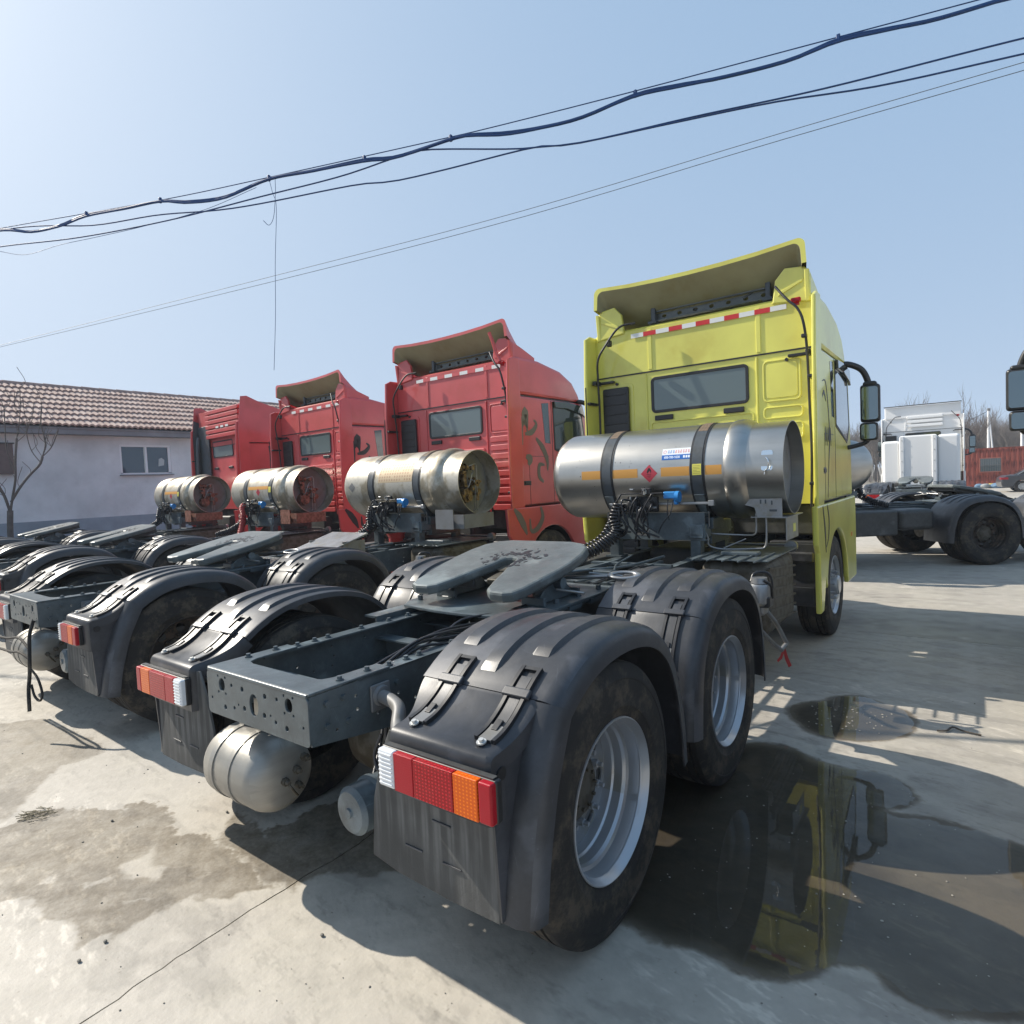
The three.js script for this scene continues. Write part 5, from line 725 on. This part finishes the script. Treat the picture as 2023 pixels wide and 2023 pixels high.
// ------------------------------------------------------------------ bare trees
function branchTree(r0, h, r, n, spread, o = {}) {   // returns tube geometries of a bare tree
  const out = []; const grow = (p, d, len, rad, lev) => {
    const pts = [[p.x, p.y, p.z]]; let q = p.clone(), dir = d.clone(); const st = lev < 2 ? 4 : 3;
    for (let i = 0; i < st; i++) { dir.add(V((r0() - 0.5) * 0.24, 0.05 + (r0() - 0.4) * 0.1, (r0() - 0.5) * 0.24)).normalize(); q = q.clone().addScaledVector(dir, len / st); pts.push([q.x, q.y, q.z]); if (lev < n && i >= (lev === 0 ? st - 2 : 0)) { const k = lev === 0 ? 2 : 1 + (r0() < 0.5 ? 1 : 0); for (let m = 0; m < k; m++) { const a = r0() * 6.283, t = V(Math.cos(a), 0.55 + r0() * 0.5, Math.sin(a)).normalize(); grow(q, dir.clone().lerp(t, spread * (0.7 + 0.5 * r0())).normalize(), len * (0.55 + r0() * 0.25), rad * 0.55, lev + 1); } } }
    const g = TB(pts, rad, st * 2, lev < 2 ? 6 : 4); const c = new THREE.Vector3(); const P = g.attributes.position, rs = (lev < 2 ? 6 : 4) + 1, rows = P.count / rs;
    for (let i = 0; i < rows; i++) { c.set(0, 0, 0); for (let j = 0; j < rs - 1; j++) c.add(V(P.getX(i * rs + j), P.getY(i * rs + j), P.getZ(i * rs + j))); c.multiplyScalar(1 / (rs - 1)); const k = 1 - 0.55 * i / (rows - 1); for (let j = 0; j < rs; j++) P.setXYZ(i * rs + j, c.x + (P.getX(i * rs + j) - c.x) * k, c.y + (P.getY(i * rs + j) - c.y) * k, c.z + (P.getZ(i * rs + j) - c.z) * k); }
    out.push(g);
  };
  grow(V(0, 0, 0), V(0.03, 1, 0.02), h, r, 0); return out;
}
const barkM = mat([0.17, 0.145, 0.13], 0.9, { map: rep(tPlaster, 3) }), farBark = mat([0.17, 0.145, 0.13], 0.95);
{
  const s = thing('bare_sapling', 'leafless sapling with forked branches in front of the white wall', 'tree'); s.position.set(-15, 0, -2.15); s.scale.y = 0.93;
  part(s, 'trunk', [TB([[0, 0, 0], [0.01, 0.6, -0.01], [-0.01, 1.2, 0.0], [0, 1.75, -0.03]], 0.06, 16, 8)], barkM);
  const L = [[[0, 1.7, -0.03], [0, 2.1, 0.05], [0, 2.4, 0.16]], [[0, 1.7, -0.03], [0, 2.1, -0.10], [0.05, 2.5, -0.16], [0.05, 3.0, -0.19], [0, 3.5, -0.26]], [[0, 1.95, -0.06], [0.1, 2.3, -0.22], [0.1, 2.6, -0.42], [0.1, 2.85, -0.62], [0.05, 3.05, -0.70]], [[0.05, 3.05, -0.70], [0.05, 3.4, -0.78], [0, 3.9, -0.74], [0, 4.3, -0.78]], [[0.05, 3.05, -0.70], [0.1, 3.3, -0.88], [0.1, 3.72, -1.04]], [[0.05, 2.7, -0.17], [0, 3.2, -0.06], [-0.05, 3.8, -0.08], [-0.05, 4.2, -0.09]], [[0, 3.5, -0.26], [0, 4.1, -0.36], [0, 4.75, -0.40]], [[0, 2.4, 0.16], [0, 2.9, 0.22], [0, 3.5, 0.20]], [[0.05, 2.9, -0.66], [0.06, 3.2, -0.5], [0.05, 3.6, -0.44], [0, 3.95, -0.48]], [[0, 3.4, -0.25], [0, 3.65, -0.45], [0, 3.95, -0.52]]];
  L.forEach((p, i) => part(s, 'branch', [TB(p, [0.03, 0.025, 0.028, 0.014, 0.013, 0.011, 0.009, 0.012, 0.01, 0.008][i], 14, 6)], barkM));
  const r0 = rng(88), tw = []; for (let i = 0; i < 40; i++) { const p = L[i % 10], a = p[1 + Math.floor(r0() * (p.length - 1))]; tw.push(TB([a, [a[0] + (r0() - 0.5) * 0.1, a[1] + 0.12 + r0() * 0.15, a[2] + (r0() - 0.5) * 0.25], [a[0] + (r0() - 0.5) * 0.2, a[1] + 0.3 + r0() * 0.3, a[2] + (r0() - 0.5) * 0.4]], 0.006, 6, 4)); } part(s, 'twigs', tw, barkM, 'stuff');
  const vars_ = [101, 202, 303, 404].map((sd_) => { const r1 = rng(sd_); return mg(branchTree(r1, 3.2 + r1() * 0.8, 0.11, 4, 0.5)); });
  vars_.forEach((g, v) => { const n = 150, im = new THREE.InstancedMesh(g, farBark, n), m = new THREE.Matrix4(), r1 = rng(900 + v); for (let i = 0; i < n; i++) { const z = -70 - r1() * 42, x = -30 + r1() * 60, k = 0.50 + r1() * 0.32; m.compose(V(x, -0.05, z), new THREE.Quaternion().setFromAxisAngle(V(0, 1, 0), r1() * 6.28), V(k, k, k)); im.setMatrixAt(i, m); } im.name = numbered('bare_woodland'); im.userData = { label: 'leafless woodland along the horizon beyond the yard', category: 'woodland', kind: 'stuff' }; im.castShadow = im.receiveShadow = true; scene.add(im); });
  for (const [x, z, k, lab] of [[2.3, -52, 0.72, 'tall leafless tree rising beside the white truck cab'], [-0.15, -30, 0.55, 'leafless tree seen between the yellow cab and its mirror']]) { const t = thing('bare_tree', lab, 'tree', 'leafless trees at the yard edge'); t.position.set(x, 0, z); const r1 = rng(x * 100 + 7000 | 0), gs = branchTree(r1, 3.4, 0.085, 4, 0.45); part(t, 'trunk', [gs[gs.length - 1]], barkM); part(t, 'crown', gs.slice(0, -1), barkM); t.scale.setScalar(k); }
}
// ------------------------------------------------------------------ container, car, poles
{
  const c = thing('container', 'rust red corrugated container with a barred window at the far side of the yard', 'container'); c.position.set(1.2, 0, -48.5); c.rotation.y = 0.12; c.scale.y = 1.1;
  const cm = mat([0.36, 0.085, 0.05], 0.7, { map: rep(tRust, 0.6) }), len = 9, p = []; let x = 0; while (x < len) { p.push([x, 0], [x + 0.09, 0], [x + 0.13, 0.05], [x + 0.22, 0.05], [x + 0.26, 0]); x += 0.26; }
  const prof = [...p, [x, 0], [x, -0.02], [0, -0.02]]; const sh = exXZ(prof, 0.16, 2.2);
  part(c, 'corrugated_wall', [sh], cm); part(c, 'corner_frame', [B(len, 0.14, 0.12, len / 2, 2.24, 0.0), B(len, 0.16, 0.12, len / 2, 0.08, 0.0), B(0.14, 2.3, 0.12, 0, 1.15, 0), B(len, 0.05, 2.4, len / 2, 2.27, -1.2), B(0.05, 2.2, 2.4, 0, 1.2, -1.2), B(len, 2.2, 0.05, len / 2, 1.2, -2.4)], cm);
  const w = grp(c, 'barred_window'); part(w, 'window_frame', [frame(1.55, 2.75, 0.86, 1.74, 0.01, 0.06, 0.03, 0.09)], mat([0.40, 0.12, 0.08], 0.7)); part(w, 'window_pane', [B(1.1, 0.8, 0.01, 2.15, 1.3, 0.055)], M.glassLight); for (let i = 0; i < 9; i++) part(w, 'bar', G('wbar', () => B(0.025, 0.82, 0.02, 0, 1.3, 0.085)), M.greyPaint).position.x = 1.66 + i * 0.122; part(w, 'cross_bar', [B(1.12, 0.025, 0.02, 2.15, 1.3, 0.10)], M.greyPaint);
  // sedan
  const s = thing('sedan_car', 'dark grey sedan parked in front of the rust red container', 'car'); s.position.set(3.62, 0, -39.5); s.rotation.y = 0.12; s.scale.setScalar(0.92);
  const bm = mat([0.03, 0.034, 0.042], 0.35, { clearcoat: 0.5, clearcoatRoughness: 0.08 });
  const arch = (cx, r) => { const a = []; for (let i = 0; i <= 10; i++) { const t = Math.PI - i / 10 * Math.PI; a.push([cx + r * Math.cos(t), 0.32 + r * Math.sin(t)]); } return a; };
  const bodyP = [[0.0, 0.45], [0.05, 0.30], [0.35, 0.25], ...arch(0.95, 0.37), [1.4, 0.22], [3.35, 0.22], ...arch(3.72, 0.37), [4.2, 0.25], [4.6, 0.32], [4.66, 0.55], [4.5, 0.72], [3.6, 0.92], [3.2, 0.98], [1.0, 1.0], [0.25, 0.96], [0.05, 0.85], [-0.02, 0.62]];
  part(s, 'car_body', [exXY(bodyP, -1.78, 0, 0.05)], bm); part(s, 'roof', [exXY([[0.55, 0.96], [1.25, 1.36], [1.6, 1.42], [2.3, 1.42], [2.7, 1.36], [3.45, 0.96]], -1.62, -0.16, 0.09)], bm);
  part(s, 'side_window', [exXY([[0.95, 1.02], [1.35, 1.30], [2.25, 1.35], [2.6, 1.30], [3.1, 1.02]], -0.17, -0.145, 0.004)], M.glass); part(s, 'rear_window', [exXY([[0.62, 1.01], [1.22, 1.345], [1.3, 1.345], [0.7, 1.01]], -1.5, -0.3, 0)], M.glass);
  part(s, 'chrome_trim', [TB([[0.75, 1.0, -0.14], [1.3, 1.33, -0.15], [2.0, 1.39, -0.15], [2.7, 1.32, -0.15]], 0.012, 20)], M.silver); part(s, 'tail_light', [B(0.30, 0.12, 0.03, 0.16, 0.80, 0.0, 0.01), B(0.03, 0.12, 0.4, -0.01, 0.80, -0.25, 0.01)], M.lensRed); part(s, 'door_handle', [B(0.14, 0.02, 0.02, 1.9, 0.88, 0.0), B(0.14, 0.02, 0.02, 2.9, 0.87, 0.0)], M.silver);
  for (const [x2, z2] of [[0.95, -0.12], [3.72, -0.12], [0.95, -1.66], [3.72, -1.66]]) { const wh = grp(s, 'wheel', x2, 0.32, z2); part(wh, 'tyre', [new THREE.TorusGeometry(0.255, 0.075, 10, 28).scale(1, 1, 1.3)], M.rubber); const sp = [CY(0.05, 0.05, 0.05, 'z', 0, 0, 0.05, 12), CY(0.21, 0.21, 0.02, 'z', 0, 0, -0.03, 24)]; for (let i = 0; i < 9; i++) { const g = B(0.17, 0.035, 0.03, 0.12, 0, 0.05, 0.008); g.rotateZ(i / 9 * 6.283); sp.push(g); } part(wh, 'rim', sp, M.silver); }
  for (const [x2, h, lab] of [[3.45, 5.75, 'white concrete pole with a slanted stay behind the container'], [5.5, 4.8, 'plain white concrete pole without a stay behind the container']]) { const p2 = thing('utility_pole', lab, 'pole', 'white poles behind the container'); p2.position.set(x2, 0, -60); part(p2, 'pole_shaft', [CY(0.13, 0.08, h, 'y', 0, h / 2, 0, 12)], M.whitePrint); if (h > 5) { part(p2, 'stay', [rod([0.02, h - 0.2, 0], [0.45, 0, 0.1], 0.06)], M.whitePrint); part(p2, 'insulator', [B(0.2, 0.22, 0.2, 0.02, h, 0, 0.05)], M.greyPaint); part(p2, 'wire', [TB([[0, h - 0.1, 0], [-2, h - 1.1, 0], [-5, h - 1.9, 0]], 0.02, 12)], M.black); } }
  const d = thing('rubbish_heap', 'heap of blue sacks and scraps at the foot of the container', 'rubbish'); d.position.set(2.75, 0, -46.2); d.rotation.y = 0.1;
  for (let i = 0; i < 7; i++) { const g = new THREE.IcosahedronGeometry(0.22, 2), P = g.attributes.position; for (let k = 0; k < P.count; k++) { const f = 0.75 + 0.6 * ns(noiseA, P.getX(k) * 0.5 + i * 0.2, P.getY(k) * 0.5 + P.getZ(k) * 0.3); P.setXYZ(k, P.getX(k) * f * 1.3, P.getY(k) * f * 0.8, P.getZ(k) * f); } g.computeVertexNormals(); part(d, 'sack', [g], [mat([0.10, 0.18, 0.28], 0.7), mat([0.25, 0.27, 0.28], 0.8), mat([0.42, 0.33, 0.10], 0.8)][i % 3]).position.set(i * 0.28 + (i > 4 ? 0.3 : 0), 0.14, (i % 2) * 0.2); }
}
// ------------------------------------------------------------------ overhead cables
{
  const blk = mat([0.006, 0.045, 0.16], 0.5);
  const ext = (p, d, k) => { const a = p[0], b = p[p.length - 1], f = (q, s, u) => [q[0] + s * d[0] * u, q[1] + 0.02 * u, q[2] + s * d[2] * u]; return [f(a, -1, k), f(a, -1, k * 0.66), f(a, -1, k * 0.33), f(a, -1, 1), ...p, f(b, 1, 1), f(b, 1, k * 0.33), f(b, 1, k * 0.66), f(b, 1, k)]; };
  const D1 = [0.94, 0, -0.343], D2 = [0.985, 0, -0.172];
  const bundle = [[-7.07, 5.1, -0.38], [-6.59, 5.0, -0.56], [-6.16, 5.0, -0.72], [-5.77, 5.05, -0.86], [-5.26, 5.03, -1.05], [-4.76, 5.02, -1.23], [-4.4, 4.95, -1.36], [-3.95, 4.92, -1.53], [-3.43, 5.0, -1.72], [-2.91, 4.98, -1.9], [-2.38, 4.98, -2.1], [-2.04, 4.94, -2.22], [-1.52, 4.99, -2.41], [-1.33, 4.99, -2.48], [-1.01, 4.94, -2.6], [-0.66, 4.92, -2.73], [-0.34, 4.93, -2.84], [0.08, 5.02, -3.0], [0.41, 5.02, -3.12], [0.73, 5.0, -3.23], [1.21, 5.02, -3.41], [1.55, 5.09, -3.53], [1.86, 5.09, -3.65], [2.16, 5.08, -3.76], [2.56, 5.11, -3.9], [2.69, 5.12, -3.95]];
  const mess = [[-7.07, 5.12, -0.38], [-4.8, 5.035, -1.22], [-3.44, 5.015, -1.71], [-1.57, 5.01, -2.39], [-1.01, 5.02, -2.6], [0.1, 5.05, -3.0], [1.55, 5.11, -3.53], [2.47, 5.15, -3.87], [2.69, 5.16, -3.95]];
  const second = [[-7.08, 5.1, -0.38], [-6.47, 5.05, -0.61], [-5.67, 4.92, -0.9], [-4.81, 4.88, -1.21], [-4.08, 4.8, -1.48], [-3.52, 4.77, -1.68], [-2.51, 4.76, -2.05], [-2.1, 4.72, -2.2], [-1.59, 4.73, -2.39], [-0.78, 4.76, -2.68], [-0.44, 4.72, -2.81], [0.32, 4.72, -3.08], [1.11, 4.72, -3.37], [1.82, 4.68, -3.63], [2.68, 4.7, -3.95]];
  const third = [[-7.1, 4.91, -0.38], [-5.91, 4.82, -0.81], [-4.68, 4.8, -1.26], [-3.52, 4.84, -1.68], [-2.64, 4.87, -2.0], [-2.09, 4.93, -2.2], [-1.78, 4.95, -2.32], [-1.02, 4.8, -2.6], [-0.78, 4.76, -2.68], [-0.33, 4.72, -2.85], [0.52, 4.74, -3.16], [1.47, 4.75, -3.51], [2.68, 4.81, -3.95]];
  const b = thing('cable_bundle', 'thick black cable bundle sagging from its messenger wire overhead', 'cable');
  part(b, 'cable', [TB(ext(bundle, D1, 9), 0.017, 260, 6), TB(ext(bundle.map((p, i) => [p[0], p[1] - 0.012 + 0.008 * Math.sin(i * 1.7), p[2] + 0.01]), D1, 9), 0.012, 260, 6)], blk);
  part(b, 'messenger_wire', [TB(ext(mess, D1, 9), 0.005, 120, 5)], blk);
  part(b, 'cable_tie', [[-3.43, 5.0, -1.72], [-2.38, 4.98, -2.1], [-4.76, 5.02, -1.23], [-5.77, 5.05, -0.86], [-1.52, 4.99, -2.41], [0.08, 5.02, -3.0], [1.55, 5.09, -3.53]].map(([x, y, z]) => B(0.03, 0.06, 0.03, x, y + 0.01, z, 0.008)), blk);
  part(b, 'hanging_wire', [TB([[-3.42, 4.98, -1.72], [-3.39, 4.84, -1.73], [-3.36, 4.7, -1.74], [-3.41, 4.15, -1.72], [-3.45, 3.62, -1.71], [-3.51, 3.05, -1.69]], 0.003, 40, 4), TB([[-3.35, 4.98, -1.74], [-3.36, 4.85, -1.74], [-3.40, 4.62, -1.73], [-3.46, 4.54, -1.71], [-3.53, 4.60, -1.69]], 0.003, 30, 4), TB([[-7.1, 4.85, -0.37], [-6.7, 4.75, -0.52], [-6.18, 4.78, -0.71], [-5.68, 4.78, -0.89], [-5.03, 4.79, -1.13], [-4.21, 4.83, -1.43], [-3.57, 4.94, -1.66]], 0.003, 60, 4)], blk);
  tagMesh('overhead_cable', [TB(ext(second, D1, 9), 0.0075, 160, 5)], blk, 'thin black cable sagging lowest beneath the thick bundle', 'cable', 'single overhead cables');
  tagMesh('overhead_cable', [TB(ext(third, D1, 9), 0.0075, 160, 5)], blk, 'thin black cable rising to touch the thick bundle midway', 'cable', 'single overhead cables');
  const t1 = [[-24.86, 7.35, -4.7], [-12.02, 7.19, -6.94], [-5.13, 7.14, -8.15], [-0.21, 7.27, -9.01], [2.99, 7.33, -9.57]], t2 = t1.map((p, i) => [p[0], p[1] - [0.06, 0.13, 0.12, 0.11, 0.11][i], p[2]]);
  for (const p of [t1, t2]) tagMesh('power_line', [TB(ext(p, D2, 14), 0.006, 60, 4)], mat([0.10, 0.11, 0.12], 0.5), p === t1 ? 'upper of the two thin parallel wires high above the red cabs' : 'lower of the two thin parallel wires high above the red cabs', 'wire', 'thin parallel power lines');
}
// ------------------------------------------------------------------ litter and small things on the concrete
{
  const tw = mat([0.10, 0.085, 0.07], 0.9);
  tagMesh('twig', [TB([[2.17, 0.010, -2.72], [2.22, 0.012, -2.75], [2.25, 0.016, -2.82], [2.31, 0.012, -2.79], [2.40, 0.008, -2.78]], 0.006, 20, 5)], tw, 'thin crooked twig on the sunlit concrete beyond the puddles', 'twig');
  const straw = [], r0 = rng(63); for (let i = 0; i < 46; i++) { const x = -1.86 + (r0() - 0.5) * 0.16, z = 1.0 + (r0() - 0.5) * 0.13, a = 2.4 + (r0() - 0.5) * 1.2, l = 0.02 + r0() * 0.05; straw.push(rod([x, 0.006 + r0() * 0.01, z], [x + Math.cos(a) * l, 0.006 + r0() * 0.012, z + Math.sin(a) * l], 0.002, 4)); }
  const st = tagMesh('straw_litter', straw, mat([0.20, 0.17, 0.11], 0.9), 'small tuft of dry straw lying on the pale concrete', 'litter'); st.userData.kind = 'stuff';
  const gr = [], r1 = rng(5151); for (let i = 0; i < 300; i++) { const x = -4.5 + r1() * 7, z = -3.5 + r1() * 5.3, s = 0.0012 + r1() * r1() * 0.0042; const g = new THREE.IcosahedronGeometry(s, 0); g.scale(1 + r1(), 0.7, 1 + r1() * 0.6); g.rotateY(r1() * 6); g.translate(x, s * 0.35 + 0.001, z); gr.push(g); }
  for (const [x, z] of [[-0.39, 1.29], [0.29, 0.68], [-0.42, 1.19], [-1.43, 0.8], [-0.96, 0.4]]) { const g = new THREE.IcosahedronGeometry(0.008, 1); g.scale(1.2, 0.7, 0.9); g.translate(x, 0.006, z); gr.push(g); }
  const grit = part(scene, 'grit', gr, mat([0.22, 0.20, 0.17], 0.95), 'stuff'); grit.userData = { label: 'small stones and grit scattered on the concrete', category: 'grit', kind: 'stuff' };
  const fg = [], r2 = rng(777); for (let i = 0; i < 90; i++) { const x = 1.25 + r2() * 1.2, z = -1.8 + r2() * 1.65, s = 0.0015 + r2() * r2() * 0.004; const g = new THREE.IcosahedronGeometry(s, 0); g.scale(1.3, 0.5, 1); g.translate(x, 0.005, z); fg.push(g); } for (let i = 0; i < 60; i++) { const x = 1.4 + r2() * 0.5, z = -2.95 + r2() * 0.5, g = new THREE.IcosahedronGeometry(0.002 + r2() * 0.004, 0); g.scale(1.3, 0.5, 1); g.translate(x, 0.005, z); fg.push(g); }
  const flo = part(scene, 'floating_specks', fg, mat([0.45, 0.42, 0.36], 0.9), 'stuff'); flo.userData = { label: 'pale dust specks floating on the two puddles', category: 'dust', kind: 'stuff' };
  tagMesh('red_ribbon', [exXY([[0, 0], [0.03, 0.005], [0.055, -0.09], [0.09, -0.17], [0.06, -0.19], [0.03, -0.12]], 0, 0.004).scale(0.75, 0.8, 1).rotateY(0.5).translate(1.19, 0.40, -2.86), exXY([[0, 0], [0.02, 0], [-0.01, -0.10], [-0.05, -0.14], [-0.06, -0.12], [-0.03, -0.08]], 0, 0.004).scale(0.75, 0.8, 1).rotateY(0.2).translate(1.20, 0.40, -2.85)], M.redCoil, 'strip of red cloth hanging from the step bracket of the yellow truck', 'ribbon');
  // loose black straps hanging from the rear crossmember of the nearest red truck
  const b = M.rubber, ox = 0.30, oy = 0.05, sh2 = (q) => q.map(([x, y, z]) => [x + ox, y + oy, z]); tagMesh('loose_strap', [TB(sh2([[-3.80, 0.80, 0.54], [-3.76, 0.70, 0.58], [-3.72, 0.58, 0.60], [-3.68, 0.42, 0.62], [-3.66, 0.30, 0.64], [-3.60, 0.16, 0.66]]), 0.013, 30, 6), TB(sh2([[-3.72, 0.60, 0.60], [-3.95, 0.66, 0.60], [-4.3, 0.62, 0.60], [-4.8, 0.60, 0.60]]), 0.010, 24, 6), TB(sh2([[-3.72, 0.52, 0.60], [-3.9, 0.56, 0.62], [-4.2, 0.52, 0.60], [-4.7, 0.50, 0.60]]), 0.010, 24, 6), TB(sh2([[-3.70, 0.46, 0.61], [-3.58, 0.40, 0.60], [-3.50, 0.30, 0.60], [-3.52, 0.24, 0.61], [-3.60, 0.26, 0.62], [-3.66, 0.34, 0.62]]), 0.009, 30, 6)], b, 'loose black rubber straps dangling from the tail of the first red truck', 'strap');
  // checker plate hatch on the frame of the first red truck
  const h = thing('hatch_cover', 'ribbed grey cover plate propped on the chassis of the first red truck', 'cover'); h.position.set(-3.65, 1.02, -2.35); h.rotation.y = -0.039;
  part(h, 'cover_plate', [B(0.70, 0.02, 0.62, 0, 0.13, 0, 0.005, [0.28, 0, 0]), B(0.70, 0.03, 0.05, 0, 0.01, 0.32), B(0.02, 0.16, 0.3, 0.33, 0.07, -0.1), B(0.02, 0.16, 0.3, -0.33, 0.07, -0.1)], M.galv);
}
scene.fog = new THREE.FogExp2(new THREE.Color().setRGB(0.86, 0.92, 1.0), 0.0014);
renderer.render(scene, camera);
